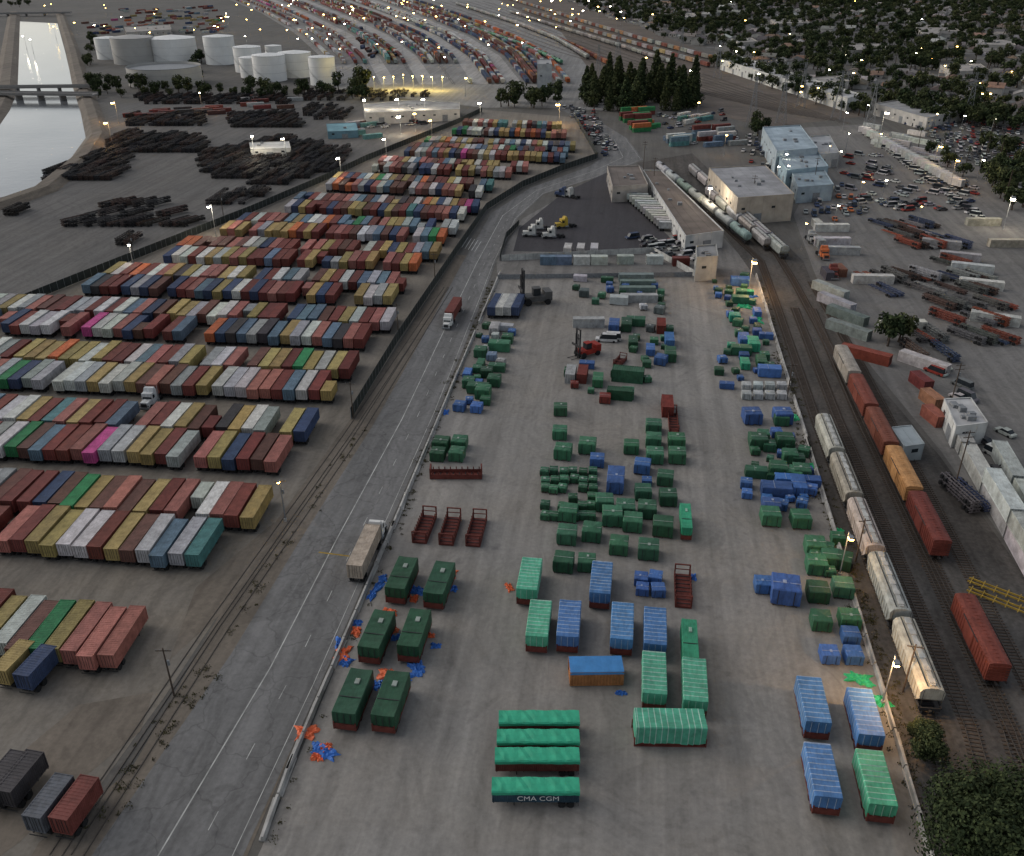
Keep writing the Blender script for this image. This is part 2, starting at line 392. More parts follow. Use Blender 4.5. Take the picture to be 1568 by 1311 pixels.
def cab(mb):
    mb.box(0,1.1,.75,1.9,2.0,1.05,0,0,.86,.9); mb.box(0,3.0,.7,2.3,2.3,2.3,0,0,.95,.93)
    mb.box(0,3.5,3.0,2.15,1.2,.75,0,0,.9,.6)
    mb.face([(-.95,1.83,1.9),(.95,1.83,1.9),(.9,2.0,2.75),(-.9,2.0,2.75)],3)
    for sx in(-1.16,1.16): mb.box(sx,2.5,1.9,.03,.8,.7,3)
    mb.box(0,.06,.85,1.2,.06,.75,1); mb.box(0,.0,.4,2.3,.2,.35,4)
    for sx in(-.85,.85): mb.box(sx,.1,1.0,.32,.08,.25,4)
    for sx in(-1.2,1.2): mb.cyl((sx,4.3,.9),(sx,4.3,3.7),.09,.09,8,4); mb.cyl((sx*.85,3.2,.65),(sx*.85,4.4,.65),.33,.33,10,4)
    for sx in(-.45,.45): mb.box(sx,4.6,.7,.15,5.2,.25,1)
    for sx in(-1,1): mb.wheel(sx,1.1,.5,.3,2)
    for y in(5.6,6.9):
        for sx in(-.95,.95): mb.wheel(sx,y,.5,.5,2)
    mb.box(0,6.2,.98,1.0,1.2,.12,1)
SL=13.2; TOT=SL+4.9
mb=MB(); cab(mb); t=MB(); chassis(t,SL); container(t,SL,1.26); b=len(mb.v)
mb.v+=[(-x,TOT-y,z) for x,y,z in t.v]; mb.f+=[tuple(i+b for i in f) for f in t.f]; mb.m+=[{0:5,1:1,2:2}[k] for k in t.m]
mt=mb.mesh('semi_truck',['white','dark','tire','glass','galv','paint'])
mb=MB(); cab(mb); tractor=mb.mesh('truck_tractor',['paint','dark','tire','glass','galv'])
mb=MB()
mb.box(0,3.2,.8,2.8,5.6,1.1,0); mb.box(0,5.4,.9,2.9,1.6,1.9,0); mb.box(.0,3.0,1.9,1.5,1.6,1.5,3); mb.box(0,3,3.4,1.6,1.7,.12,0)
for sx in(-.75,.75): mb.box(sx,.1,.2,.25,.35,7.5,1); mb.box(sx*.6,-.3,.3,.2,.2,6.2,1); mb.box(sx,-1.3,.25,.2,2.2,.12,1)
for z in(1,3,5,7.4): mb.box(0,.1,z,1.6,.25,.25,1)
mb.box(0,-.4,3.2,3.6,.25,.5,1)
for y,r in((.9,.8),(5.2,.65)):
    for sx in(-1.35,1.35): mb.wheel(sx,y,r,.6,2)
forklift=mb.mesh('container_forklift',['paint','dark','tire','glass'])
def T_mast(h,s,key):
    mb=MB(); mb.cyl((0,0,0),(0,0,h),.13,.08,8,0); mb.cyl((0,0,0),(0,0,.7),.32,.32,10,1)
    mb.box(0,-.5*s,h-.05,.12,1.3*s,.12,0)
    mb.box(0,-1.0*s,h-.12*s,.55*s,.7*s,.2*s,0); mb.box(0,-1.0*s,h-.34*s,.5*s,.62*s,.22*s,2)
    return mb.mesh('lamp_mast',['galv','concrete',key])
masts={}
def mast(h,s,key):
    s=round(s*4)/4 or .25; k=(h,s,key)
    if k not in masts: masts[k]=T_mast(h,s,key)
    return masts[k]
def lamp(u,v,h=9,s=1,key='lampw',power=0,col=(1,.88,.7)):
    p=G(u,v,h); o=add('street_lamp',mast(h,s,key),(p.x,p.y,0),R.uniform(-.4,.4))
    if power:
        l=bpy.data.lights.new('bulb','POINT'); l.energy=power; l.color=col; l.shadow_soft_size=.35
        q=bpy.data.objects.new('bulb',l); q.parent=o; q.location=(0,-1.0*s,h-.75*s); sc.collection.objects.link(q)
def T_pole(h,arms=2):
    mb=MB(); mb.cyl((0,0,0),(0,0,h),.17,.11,8,0)
    for k in range(arms):
        mb.box(0,0,h-.6-k*1.1,2.4,.12,.14,0)
        for x in(-1.1,-.5,.5,1.1): mb.cyl((x,0,h-.46-k*1.1),(x,0,h-.25-k*1.1),.05,.05,6,1)
    mb.cyl((.35,0,h-3.4),(.35,0,h-2.5),.22,.22,8,1)
    return mb.mesh('utility_pole',['wood','galv'])
pole9=T_pole(10,1); pole13=T_pole(15,2)
def T_pylon(h=32):
    mb=MB(); b=3.2; t=.6
    def pt(k,z):
        f=b+(t-b)*min(1,z/(h*.8)); return (k[0]*f,k[1]*f,z)
    cs=[(-1,-1),(1,-1),(1,1),(-1,1)]; zs=[h*x for x in(0,.16,.3,.43,.55,.66,.76,.86,1)]
    for k in cs: 
        for i in range(8): mb.cyl(pt(k,zs[i]),pt(k,zs[i+1]),.13,.13,4,0)
    for i in range(8):
        for j in range(4):
            a,c=cs[j],cs[(j+1)%4]
            mb.cyl(pt(a,zs[i]),pt(c,zs[i+1]),.08,.08,4,0); mb.cyl(pt(c,zs[i]),pt(a,zs[i+1]),.08,.08,4,0)
    for z,w in((.72,5),(.84,6),(.96,4.5)):
        for sx in(-1,1):
            mb.cyl((0,0,h*z),(sx*w,0,h*z),.12,.08,4,0); mb.cyl((0,0,h*z+1.3),(sx*w,0,h*z),.07,.07,4,0)
            mb.cyl((sx*w,0,h*z),(sx*w,0,h*z-1.6),.1,.1,5,0)
    return mb.mesh('lattice_pylon',['galv'])
pylon=T_pylon()
def T_tree(seed,h,r,ncl,nlf,ls,kind='broad'):
    rr=random.Random(seed); mb=MB()
    th=h*(.35 if kind=='broad' else .9); lean=rr.uniform(-.3,.3)
    mb.cyl((0,0,0),(lean,0,th),.035*h+.05,.02*h if kind=='broad' else .02,7,0)
    cl=[]
    for i in range(ncl):
        if kind=='broad':
            a=rr.uniform(0,6.28); q=math.sqrt(rr.random())*.72; z=rr.uniform(.38,.86)
            k=math.sqrt(max(.1,1-((z-.6)/.42)**2)); c=Vector((math.cos(a)*q*r*k,math.sin(a)*q*r*k,z*h)); cr_=r*rr.uniform(.26,.46)
            if i<6: mb.cyl((lean,0,th*.9),c,.016*h,.006*h,5,0)
        else:
            z=i/ncl*.92+.06; a=i*2.4; w=r*(1-z)**.7*.65; c=Vector((math.cos(a)*w*.6,math.sin(a)*w*.6,z*h)); cr_=max(.3,w*.75)+.25
        cl.append((c,cr_))
    per=max(1,nlf//ncl)
    for c,q in cl:
        for _ in range(per):
            d=Vector((rr.gauss(0,1),rr.gauss(0,1),rr.gauss(0,.85))).normalized()
            p=c+d*q*rr.uniform(.72,1.1)
            n=(d+Vector((rr.uniform(-.8,.8),rr.uniform(-.8,.8),rr.uniform(-.5,.9)))).normalized()
            t=n.orthogonal().normalized(); b=n.cross(t); an=rr.uniform(0,3.1); t,b=t*math.cos(an)+b*math.sin(an),b*math.cos(an)-t*math.sin(an)
            s_=ls*rr.uniform(.6,1.3)
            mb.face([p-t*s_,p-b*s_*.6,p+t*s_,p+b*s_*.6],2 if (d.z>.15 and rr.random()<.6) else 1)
    return mb.mesh('tree_'+kind,['bark','leafd','leafl'])
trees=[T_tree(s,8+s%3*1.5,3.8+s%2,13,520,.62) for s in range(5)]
def T_palm(seed,h):
    rr=random.Random(seed); mb=MB(); mb.cyl((0,0,0),(.3,0,h),.28,.18,7,0)
    for i in range(22):
        a=i*2.4; e=rr.uniform(-.3,.9); p=Vector((.3,0,h)); d=Vector((math.cos(a),math.sin(a),e))
        side=Vector((-math.sin(a),math.cos(a),0))*.35
        for k in range(4):
            q=p+d*.75; d.z-=.38
            mb.face([p-side*(1-k*.2),q-side*(.8-k*.2),q+side*(.8-k*.2),p+side*(1-k*.2)],1+k%2); p=q
    return mb.mesh('palm',['bark','leafd','leafl'])
palms=[T_palm(1,11),T_palm(2,14)]
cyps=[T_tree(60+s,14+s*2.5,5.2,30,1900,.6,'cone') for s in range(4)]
def T_house(kind,seed):
    mb=MB(); w,l,h=[(10,13,3),(9,16,3),(12,12,5.6)][kind]
    mb.box(0,0,0,w,l,h,1); e=.5; rh=2.2
    if kind==1:
        a=[(-w/2-e,-l/2-e,h+.01),(w/2+e,-l/2-e,h+.01),(w/2+e,l/2+e,h+.01),(-w/2-e,l/2+e,h+.01)]; p,q=(0,-l/2+3,h+rh),(0,l/2-3,h+rh)
        mb.face([a[0],a[1],p],0);mb.face([a[1],a[2],q,p],0);mb.face([a[2],a[3],q],0);mb.face([a[3],a[0],p,q],0); mb.face(a[::-1],1)
    else: mb.prof([(-w/2-e,h-.1),(0,h+rh),(w/2+e,h-.1),(w/2+e,h-.25),(0,h+rh-.2),(-w/2-e,h-.25)],-l/2-e,l/2+e,0); mb.prof([(-w/2+.01,h-.02),(0,h+rh-.25),(w/2-.01,h-.02)],-l/2+.01,l/2-.01,1)
    if kind!=2: mb.box(w/2+2.5,-l/4,0,5.2,6,2.7,1); mb.box(w/2+2.5,-l/4,2.7,5.8,6.6,.2,0); mb.box(w/2+2.5,-l/4-3.02,.1,3.6,.06,2.1,3)
    for y in(-l/4,l/4):
        for sx in(-1,1): mb.box(sx*w/2,y,1,.08,1.6,1.2,2)
    for x in(-w/4,w/4): mb.box(x,-l/2,1,1.5,.08,1.2,2)
    mb.box(0,-l/2,0,1,.12,2.1,4); mb.box(w/4,l/5,h,.8,.8,rh+.6,4)
    return mb.mesh('house',['roofobj','wall','glass','white','wood'])
houses=[T_house(k,k) for k in range(3)]
# ------------------------------------------------------------------ ground
mg=ground_mat('earth_ground',(.12,.115,.108),.2,.35,A_M,0,(.12,.105,.08),.4)
mb=MB(); mb.face([(-7000,-800,0),(7000,-800,0),(7000,12000,0),(-7000,12000,0)]); add('ground',mb.mesh('ground',[mg]))
def sheet(name,px,z,mat,h0=0):
    mb=MB(); mb.face([(G(u,v).x,G(u,v).y,z) for u,v in px]); me=mb.mesh(name,[mat])
    if me.polygons[0].normal.z<0: me.flip_normals()
    return add(name,me)
m_left=ground_mat('container_park_surface',(.20,.182,.158),.26,.28,A_L,0,(.215,.18,.135),.55)
m_mid=ground_mat('yard_pavement',(.252,.24,.224),.26,.24,A_M,0,(.25,.215,.172),.42)
m_st=ground_mat('street_asphalt',(.178,.176,.174),.36,.22,A_M,1,(.15,.145,.138),.2)
m_dirt=ground_mat('dirt_verge',(.185,.158,.13),.3,.4,A_M,0,(.15,.128,.10),.5)
m_ul=ground_mat('trailer_lot_asphalt',(.125,.121,.117),.28,.28,A_M,0,(.145,.13,.115),.3)
m_rl=ground_mat('right_lot_asphalt',(.185,.178,.17),.28,.3,A_M,0,(.165,.148,.128),.3)
m_dk=ground_mat('fresh_asphalt',(.055,.052,.057),.15,.2,A_M,0,(.06,.06,.06),.1)
m_pale=ground_mat('terminal_concrete',(.26,.255,.248),.3,.3,A_M,0,(.17,.16,.14),.4)
sheet('container_park_pavement',[(-420,1330),(60,1330),(250,1070),(440,780),(538,640),(700,385),(745,320),(800,285),(915,240),(880,180),(740,168),(500,272),(255,376),(0,480),(-420,640)],.02,m_left)
sheet('trailer_lot_pavement',[(-100,500),(0,476),(255,374),(500,270),(735,168),(520,158),(300,152),(165,160),(168,210),(60,300),(-100,350)],.02,m_ul)
sheet('dirt_verge',[(-60,1500),(60,1290),(200,1180),(400,830),(538,640),(700,390),(760,395),(600,780),(300,1500)],.03,m_dirt)
street_l=[(10,1560),(140,1311),(355,1000),(458,830),(572,650),(648,515),(704,410),(752,327),(812,288),(900,256),(930,238),(925,215),(880,178),(850,165)]
street_r=[(270,1560),(372,1311),(490,1050),(592,815),(672,630),(740,455),(760,400),(792,335),(833,297),(925,268),(985,245),(960,212),(905,178),(880,163)]
sheet('street_road',street_l+street_r[::-1],.045,m_st)
sheet('yard_pavement',[(300,1500),(400,1300),(600,812),(762,425),(1160,425),(1440,1330),(1490,1500)],.034,m_mid)
sheet('rail_corridor',[(1500,1560),(1432,1311),(1240,690),(1160,430),(1110,360),(975,250),(1060,235),(1230,400),(1270,500),(1440,700),(1568,880),(1900,1300)],.05,M['ballast'])
sheet('right_lot_pavement',[(1250,425),(1215,330),(1230,300),(1160,200),(1330,190),(1700,330),(1800,900),(1568,870),(1440,690),(1300,520)],.026,m_rl)
sheet('fresh_asphalt_lot',[(786,385),(795,350),(862,296),(930,264),(945,285),(1030,368),(1000,388)],.06,m_dk)
sheet('mid_lot_pavement',[(760,400),(800,335),(930,262),(1000,250),(1170,430),(762,425)],.03,m_rl)
sheet('terminal_pavement',[(515,138),(500,95),(450,50),(400,20),(300,-22),(720,-22),(860,50),(905,110),(930,170),(850,165),(740,165)],.028,m_pale)
sheet('rail_field_dirt',[(905,110),(860,50),(720,-22),(820,-22),(1110,92),(1330,178),(1170,195),(1000,150),(930,160)],.032,ground_mat('rail_field',(.165,.138,.118),.4,.45,math.radians(-55),0,(.12,.098,.08),.5))
for pts in ([(0,1180),(120,1080),(235,1060),(215,1120),(130,1190),(30,1290),(0,1311)],[(130,470),(60,455),(0,480),(0,500),(100,480)],[(300,900),(420,800),(430,835),(350,930),(260,1010)]):
    sheet('bare_dirt_patch',pts,.038,m_dirt)
# markings -----------------------------------------------------------
m_line=simple('road_marking_white',(.42,.42,.40),.8,0,.5,.3); m_yel=simple('road_marking_yellow',(.32,.22,.04),.8,0,.5,.7)
def ribbon(mb,pts,w,z,m=0,dash=None):
    P3=[G(u,v) for u,v in pts]; cum=0
    for a,b in zip(P3,P3[1:]):
        d=(b-a); L=d.length
        if L<1e-6: continue
        d/=L; n=Vector((-d.y,d.x,0))*w/2
        segs=[(0,L)] if not dash else []
        if dash:
            s=-(cum%(dash[0]+dash[1]))
            while s<L:
                x0=max(0,s);x1=min(L,s+dash[0])
                if x1>x0: segs.append((x0,x1))
                s+=dash[0]+dash[1]
        for x0,x1 in segs:
            p=a+d*x0;q=a+d*x1
            mb.face([(p.x-n.x,p.y-n.y,z),(q.x-n.x,q.y-n.y,z),(q.x+n.x,q.y+n.y,z),(p.x+n.x,p.y+n.y,z)][::-1],m)
        cum+=L
mb=MB()
def lerpw(t): return [(a[0]+(b[0]-a[0])*t,a[1]+(b[1]-a[1])*t) for a,b in zip(street_l,street_r)]
ribbon(mb,lerpw(.44)[:12],.2,.056); ribbon(mb,lerpw(.93)[:12],.12,.057); ribbon(mb,lerpw(.68)[:12],.12,.058,0,(3,9))
ribbon(mb,[(488,846),(535,852)],.4,.059,1)
for k in range(6): ribbon(mb,[(702+k*5,378+k*1.5),(712+k*5,362+k*1.5)],.3,.06)
add('road_markings',mb.mesh('road_markings',[m_line,m_yel]))
# rail tracks --------------------------------------------------------
def track(pts,ties=True,z=.06,name='railway_track'):
    mb=MB(); P3=[G(u,v) for u,v in pts]
    for a,b in zip(P3,P3[1:]):
        d=b-a; L=d.length; d/=L; n=Vector((-d.y,d.x,0)); an=math.atan2(d.y,d.x); c=(a+b)/2
        for s in(-.85,.85):
            q=c+n*s; mb.box(q.x,q.y,z+.1,L,.13,.15,0,an)
        if ties:
            k=0
            while k<L:
                q=a+d*k; mb.box(q.x,q.y,z,.3,2.9,.11,1,an); k+=.8
    return add(name,mb.mesh(name,['rail','wood']))
trk1=[(1475,1311),(1428,1110),(1248,640),(1190,470),(1165,400),(1010,255)]
trk2=[(1650,1330),(1518,1052),(1285,560),(1215,430),(1190,390),(1060,262)]
def off(pts,dx):
    r=[]
    for u,v in pts:
        g=G(u,v); r.append(P(g.x+dx*math.cos(A_M),g.y-dx*math.sin(A_M)))
    return r
track(trk1); track(trk2); track(off(trk1,5.5)[:4]); track(off(trk1,11)[:4]); track(off(trk2,6)[:4])
for k,o in enumerate((0,5.5)):
    track([(85+o*6,1311),(322+o*4,960),(530+o*3,668),(684+o,440)],False,-.1,'disused_rail_track')
# ------------------------------------------------------------------ left container park
MAR=(.19,.052,.043);BRN=(.15,.07,.055);WHT=(.60,.60,.57);LGR=(.40,.41,.41);MUS=(.40,.30,.12);NAV=(.05,.075,.15);STB=(.14,.21,.28);ORG=(.55,.16,.06);PNK=(.5,.08,.26);GRN=(.04,.24,.09);SAL=(.38,.15,.125);TEA=(.11,.26,.26);BLK=(.065,.06,.065)
pal=[MAR]*42+[BRN]*22+[WHT]*28+[LGR]*24+[MUS]*34+[NAV]*18+[STB]*14+[ORG]*7+[PNK]*1+[GRN]*5+[SAL]*22+[TEA]*3+[BLK]*7
def jit(c,s=.22,r=R):
    f=1+r.uniform(-s,s); return tuple(max(0,x*f*(1+r.uniform(-.06,.06))) for x in c)
rows=[((-420,960),(182,1038),1),((-220,838),(308,880),2),((-180,700),(432,730),2),((-140,594),(508,622),2),((-60,514),(562,540),2),((132,456),(600,474),2),((260,408),(640,421),2),((346,366),(682,379),2),((438,330),(712,343),2),((503,295),(738,307),2),((570,267),(792,277),2),((618,243),(865,253),2),((655,226),(880,235),1),((695,209),(868,216),1),((710,197),(860,202),1)]
for a,b,tiers in rows:
  A=G(*a);B=G(*b); d=B-A; L=d.length; d/=L
  for tier in range(tiers):
    k=R.uniform(0,1) if tier==0 else R.uniform(-5,-1); nrun=R.randint(8,18)
    if b[1]==880 and tier: k=-6
    while k<L:
        q=B-d*(k+1.3)+hd(A_L)*(R.uniform(-.6,.8)+tier*13.4)
        c=jit(R.choice(pal)); an=A_L+R.gauss(0,.01)
        t=R.random(); hs_=1.06 if R.random()<.6 else 1.13
        if t<.93: add('container_trailer',ct40,q,an,c,(1.13,1,hs_))
        elif t<.97:
            add('container_trailer',ct20,q+hd(A_L)*R.choice((0,5.5)),an,c,(1.13,1,1.06))
        k+=3.08+R.uniform(-.05,.24); nrun-=1
        if nrun==0: nrun=R.randint(8,22); k+=R.choice((.4,1.2,2.9))
for u,v,c in((8,1058,MUS),(42,1066,NAV),(60,1285,(.12,.13,.15)),(100,1288,(.2,.06,.05)),(-10,1245,BLK),(15,1245,BLK)):
    add('container_trailer',ct20,G(u,v),A_L+.12,c,1.15)
add('truck_tractor',tractor,G(222,630),A_L,(.6,.62,.63),1.25)
add('semi_truck',mt,G(683,506),A_M+.02,(.20,.06,.05),(1.15,1,1.1))
p=G(545,895); o=add('semi_truck',mt,p+hd(A_M)*TOT,A_M+math.pi,(.5,.42,.34),(1.2,1,1.15))
# ------------------------------------------------------------------ centre yard
BLU=(.08,.20,.44);DBL=(.05,.11,.29);DG=(.026,.088,.046);MG=(.042,.145,.078);RD=(.2,.04,.03);TG2=(.10,.41,.27)
def put(name,me,u,v,c,a=A_M,sc_=1,dz=0,k=None):
    p=G(u,v); k=K if k is None else k
    s=[x*k for x in (sc_ if hasattr(sc_,'__len__') else (sc_,)*3)]
    if isinstance(me,list): me=R.choice(me)
    return add(name,me,(p.x,p.y,dz),a+R.gauss(0,.015),c,s)
for u,v,c in((917,936,BLU),(868,1003,BLU),(950,1007,BLU),(1001,1015,BLU),(1248,1136,BLU),(1328,1156,BLU),(1262,1252,BLU)):
    put('tarped_container',wr6,u,v,jit(c,.12),sc_=(.95,1,.95))
for u,v,c in((806,930,TG2),(821,1003,TG2),(1000,1092,TG2),(1062,1103,TG2),(1345,1264,TG2)):
    put('tarped_container',wr6,u,v,jit(c,.1),sc_=(.95,1,.95))
put('tarped_container',wr6n[0],1055,1034,(.04,.27,.15),A_M,(.66,1,.9)); put('tarped_container',wr6n[1],1050,830,(.04,.33,.18),A_M,(.55,.95,.8))
p=G(1081,1146); add('tarped_container',wr6b,(p.x,p.y+2,0),-math.pi/2+.02,jit(TG2,.05),K)
LC=11.9
mb=MB(); chassis(mb,LC,1,2,1.25); container(mb,LC,1.25,H=2.0)
rr=random.Random(4)
pr=[(-1.3,2.75),(-1.32,3.25),(-1.15,3.42),(0,3.5),(1.15,3.42),(1.32,3.25),(1.3,2.75)]
seg=18; secs=[]
for i in range(seg+1):
    y=-.08+i*(LC+.16)/seg; secs.append([(x+rr.uniform(-.04,.04),y,z+rr.uniform(-.08,.06)) for x,z in pr])
for i in range(seg):
    for k in range(6): mb.face([secs[i][k],secs[i][k+1],secs[i+1][k+1],secs[i+1][k]],3)
mb.face(secs[0],3); mb.face(secs[-1],3)
tg=simple('green_tarp',(.035,.35,.205),.5,0,.25,.8)
cma=mb.mesh('green_topped_trailer',['paint','dark','tire',tg])
for v,c in((1238,(.035,.07,.10)),(1190,(.17,.05,.04)),(1161,(.17,.05,.04)),(1131,(.19,.06,.05))):
    p=G(886,v); o=add('tarp_topped_trailer',cma,(p.x,p.y+1.2,0),-math.pi/2+R.gauss(0,.006),c)
    if v==1238:
        t=bpy.data.curves.new('lettering','FONT'); t.body='CMA CGM'; t.size=1.25; t.extrude=.01; t.align_x='CENTER'; t.materials.append(M['white'])
        q=bpy.data.objects.new('lettering',t); q.parent=o; q.location=(-1.25,5.6,1.6); q.rotation_euler=(math.pi/2,0,-math.pi/2); sc.collection.objects.link(q)
mb=MB(); container(mb,5.0,.1,H=2.1)
for i in range(10):
    y=i*.5; mb.face([(-1.27,y,1.9),(-1.2,y,2.27+.02*(i%2)),(-1.2,y+.5,2.29-.02*(i%2)),(-1.27,y+.5,1.9)],3)
    mb.face([(-1.2,y,2.27+.02*(i%2)),(1.2,y,2.27+.02*(i%2)),(1.2,y+.5,2.29-.02*(i%2)),(-1.2,y+.5,2.29-.02*(i%2))],3)
    mb.face([(1.27,y,1.9),(1.2,y,2.27+.02*(i%2)),(1.2,y+.5,2.29-.02*(i%2)),(1.27,y+.5,1.9)],3)
me=mb.mesh('tarped_roof_container',['paint','dark','tire',simple('blue_tarp',(.05,.2,.45),.5,0,.2,1)])
p=G(954,1051); add('shipping_container',me,(p.x,p.y+1.9,0),-math.pi/2-.02,(.45,.2,.08),(1.5,1.72,1.35))
for u,v in((606,928),(664,936),(566,1020),(626,1018),(529,1122),(588,1126)):
    put('tarped_trailer',wr6n,u,v,jit(DG,.15),A_M+.04,(.95,1,.95))
for u,v in((642,833),(683,836),(724,838),(1046,932)): put('flat_rack',rack,u,v,None,sc_=(.8,1,.8))
p=G(738,735); add('flat_rack',rack,(p.x,p.y+1.3,0),-math.pi/2,None,(1.0,1.9,1.2))
put('flat_rack',rack,1032,668,None,A_M,(.6,1.2,.8)); put('flat_rack',rack,944,562,None,A_M+.3,.6)
gb=[(671,709),(700,709),(676,694),(704,692),(858,640),(857,676),(899,697),(862,706),(1000,667),(1000,688),(966,698),(1035,690),(1036,712),(1002,712),(1018,746),(1022,776),(984,768),(957,794),(925,784),(968,815),(937,806),(906,830),(870,800),(868,834),(863,876),(898,876),(947,850),(992,857),(1014,822),(990,795),(1178,806),(1224,810),(1160,690),(1200,690),(1225,737),(1190,734),(1255,965),(1298,963),(1250,922),(1288,915),(1248,880),(1270,870),(1246,852),(1208,712),(740,614),(718,598),(1195,655)]
for u,v in gb: put('tarped_crate',cr,u,v-6,jit(MG if R.random()<.75 else DG,.22),A_M+R.uniform(-.06,.06),R.uniform(.92,1.14))
for i in range(6):
    for j in range(6):
        if R.random()<.9: put('tarped_crate',crs,834+i*14.5+R.uniform(-2,2),726+j*13.5+R.uniform(-2,2),jit(MG if R.random()<.85 else DG,.3),A_M+R.uniform(-.12,.12))
put('tarped_crate',crl[0],942,745,DBL,A_M); put('tarped_crate',crl[1],940,505,DBL,A_M,.85)
for u,v,s in((914,716,.9),(983,726,1),(990,746,.6),(981,897,.7),(1003,895,.7),(983,912,.65),(1007,914,.7),(1167,907,.85),(1200,920,1.4),(1268,1014,.8),(1304,1015,.8),(1300,985,.8),(1150,650,1.2),(1197,650,1.2),(1188,672,.7),(704,632,.8),(730,634,.8),(1142,750,.7),(1143,765,.6)):
    put('tarped_crate',cr,u,v-4,jit(DBL if s>1 else (.06,.14,.37),.2),A_M+R.uniform(-.15,.15),s)
def scatter(poly,n,fn,mind=2.4):
    us=[p[0] for p in poly];vs=[p[1] for p in poly]; pts=[];tr=0
    while len(pts)<n and tr<n*40:
        tr+=1; u=R.uniform(min(us),max(us)); v=R.uniform(min(vs),max(vs))
        if not inside((u,v),poly): continue
        g=G(u,v)
        if any((g-q).length<mind for q in pts): continue
        pts.append(g); fn(g)
def junk(g,cols,big=.5):
    c=jit(R.choice(cols),.25); t=R.random()
    if t<big: add('tarped_crate',R.choice(cr),g,A_M+R.choice((0,0,.3)),c,K*R.uniform(.6,1))
    elif t<big+.35: add('tarped_crate',R.choice(crs),g,A_M+R.uniform(-.3,.3),c,K*R.uniform(.8,1.3))
    else: add('tarped_crate',R.choice(crl),g,A_M+R.choice((0,math.pi/2)),c,K*R.uniform(.5,.9))
gbl=[MG,MG,DG,DG,(.06,.14,.37),DBL]
scatter([(880,428),(1008,428),(1018,470),(1030,520),(1028,560),(970,560),(960,530),(940,470),(880,460)],36,lambda g:junk(g,gbl+[LGR,(.1,.12,.12)],.35),4)
scatter([(865,560),(1000,560),(1000,610),(880,625)],10,lambda g:junk(g,gbl+[RD],.4),4.6)
scatter([(1080,425),(1145,425),(1150,460),(1175,520),(1180,575),(1100,600),(1095,560),(1130,510)],44,lambda g:junk(g,gbl+[(.06,.16,.41)]*2+[(.04,.3,.18)],.35),3.4)
scatter([(738,500),(788,500),(770,560),(745,620),(705,625),(715,570)],24,lambda g:junk(g,gbl+[LGR,STB],.3),3.6)
scatter([(1150,670),(1225,665),(1240,735),(1150,735)],18,lambda g:junk(g,gbl,.4),3.6)
scatter([(1165,745),(1240,740),(1245,780),(1175,785)],16,lambda g:junk(g,[(.06,.16,.41),(.06,.16,.41),DBL],.25),2.8)
scatter([(1235,835),(1285,830),(1300,880),(1240,890)],6,lambda g:junk(g,[MG,DG],.6),4)
for i in range(4):
    for j in range(2): put('tarped_crate',cr,1142+i*18,596+j*14,jit((.42,.44,.45),.1),A_M,.68)
for u,v,c,a in((925,500,LGR,math.pi/2),(1003,440,(.16,.22,.2),math.pi/2),(1003,450,(.16,.22,.2),math.pi/2),(1006,462,LGR,math.pi/2),(1000,430,(.2,.25,.25),math.pi/2)):
    p=G(u,v); add('shipping_container',c40,p,-a,c,(1,.8,1.1) if u==925 else (1,1,1))
for k,(u,c) in enumerate(((752,NAV),(764,WHT),(776,LGR),(788,NAV))): put('container_trailer',ct40,u,489,c,A_M+.05,k=1.05)
put('container_forklift',forklift,800,466,(.1,.1,.1),A_M+1.2); put('container_forklift',forklift,884,548,(.3,.03,.02),A_M+.9,.75)
for u,v in((912,522),(918,520)): put('parked_car',van,u,v,(.6,.6,.6),A_M+math.pi/2,k=1.2)
for u,v,c,a,s in((872,588,LGR,A_M,.7),(890,588,(.2,.05,.04),A_M,.7),(968,612,DG,A_M-1.5,.7),(985,585,(.04,.12,.07),A_M-1.5,.9),(1012,512,RD,A_M,.7),(1022,640,RD,A_M,.75),(1025,535,BLU,A_M,.7)):
    put('shipping_container',c20,u,v,c,a,s)
def crumple(u,v,w,l,key,a=0):
    w*=K*1.15;l*=K*1.15; rr=random.Random(int(u*7+v)); n=11; mb=MB()
    for i in range(n):
        for j in range(n):
            x=(i/(n-1)-.5)*w*(1+rr.uniform(-.18,.18)); y=(j/(n-1)-.5)*l*(1+rr.uniform(-.18,.18)); e=0 if i in(0,n-1) or j in(0,n-1) else 1
            ang=math.atan2(y,x); f=.8+.6*noise.noise(Vector((math.cos(ang)*1.8,math.sin(ang)*1.8,u)))
            mb.v.append((x*f,y*f,.07+e*rr.uniform(.02,.5)))
    for i in range(n-1):
        for j in range(n-1):
            q=i*n+j; mb.f.append((q,q+n,q+n+1,q+1)); mb.m.append(0)
    p=G(u,v); add('crumpled_tarp',mb.mesh('crumpled_tarp',[key]),(p.x,p.y,0),a)
tb=simple('loose_blue_tarp',(.04,.15,.48),.5,0,.25,2); to=simple('loose_orange_tarp',(.7,.15,.06),.55,0,.25,2); tgr=simple('loose_green_tarp',(.03,.40,.17),.5,0,.25,2)
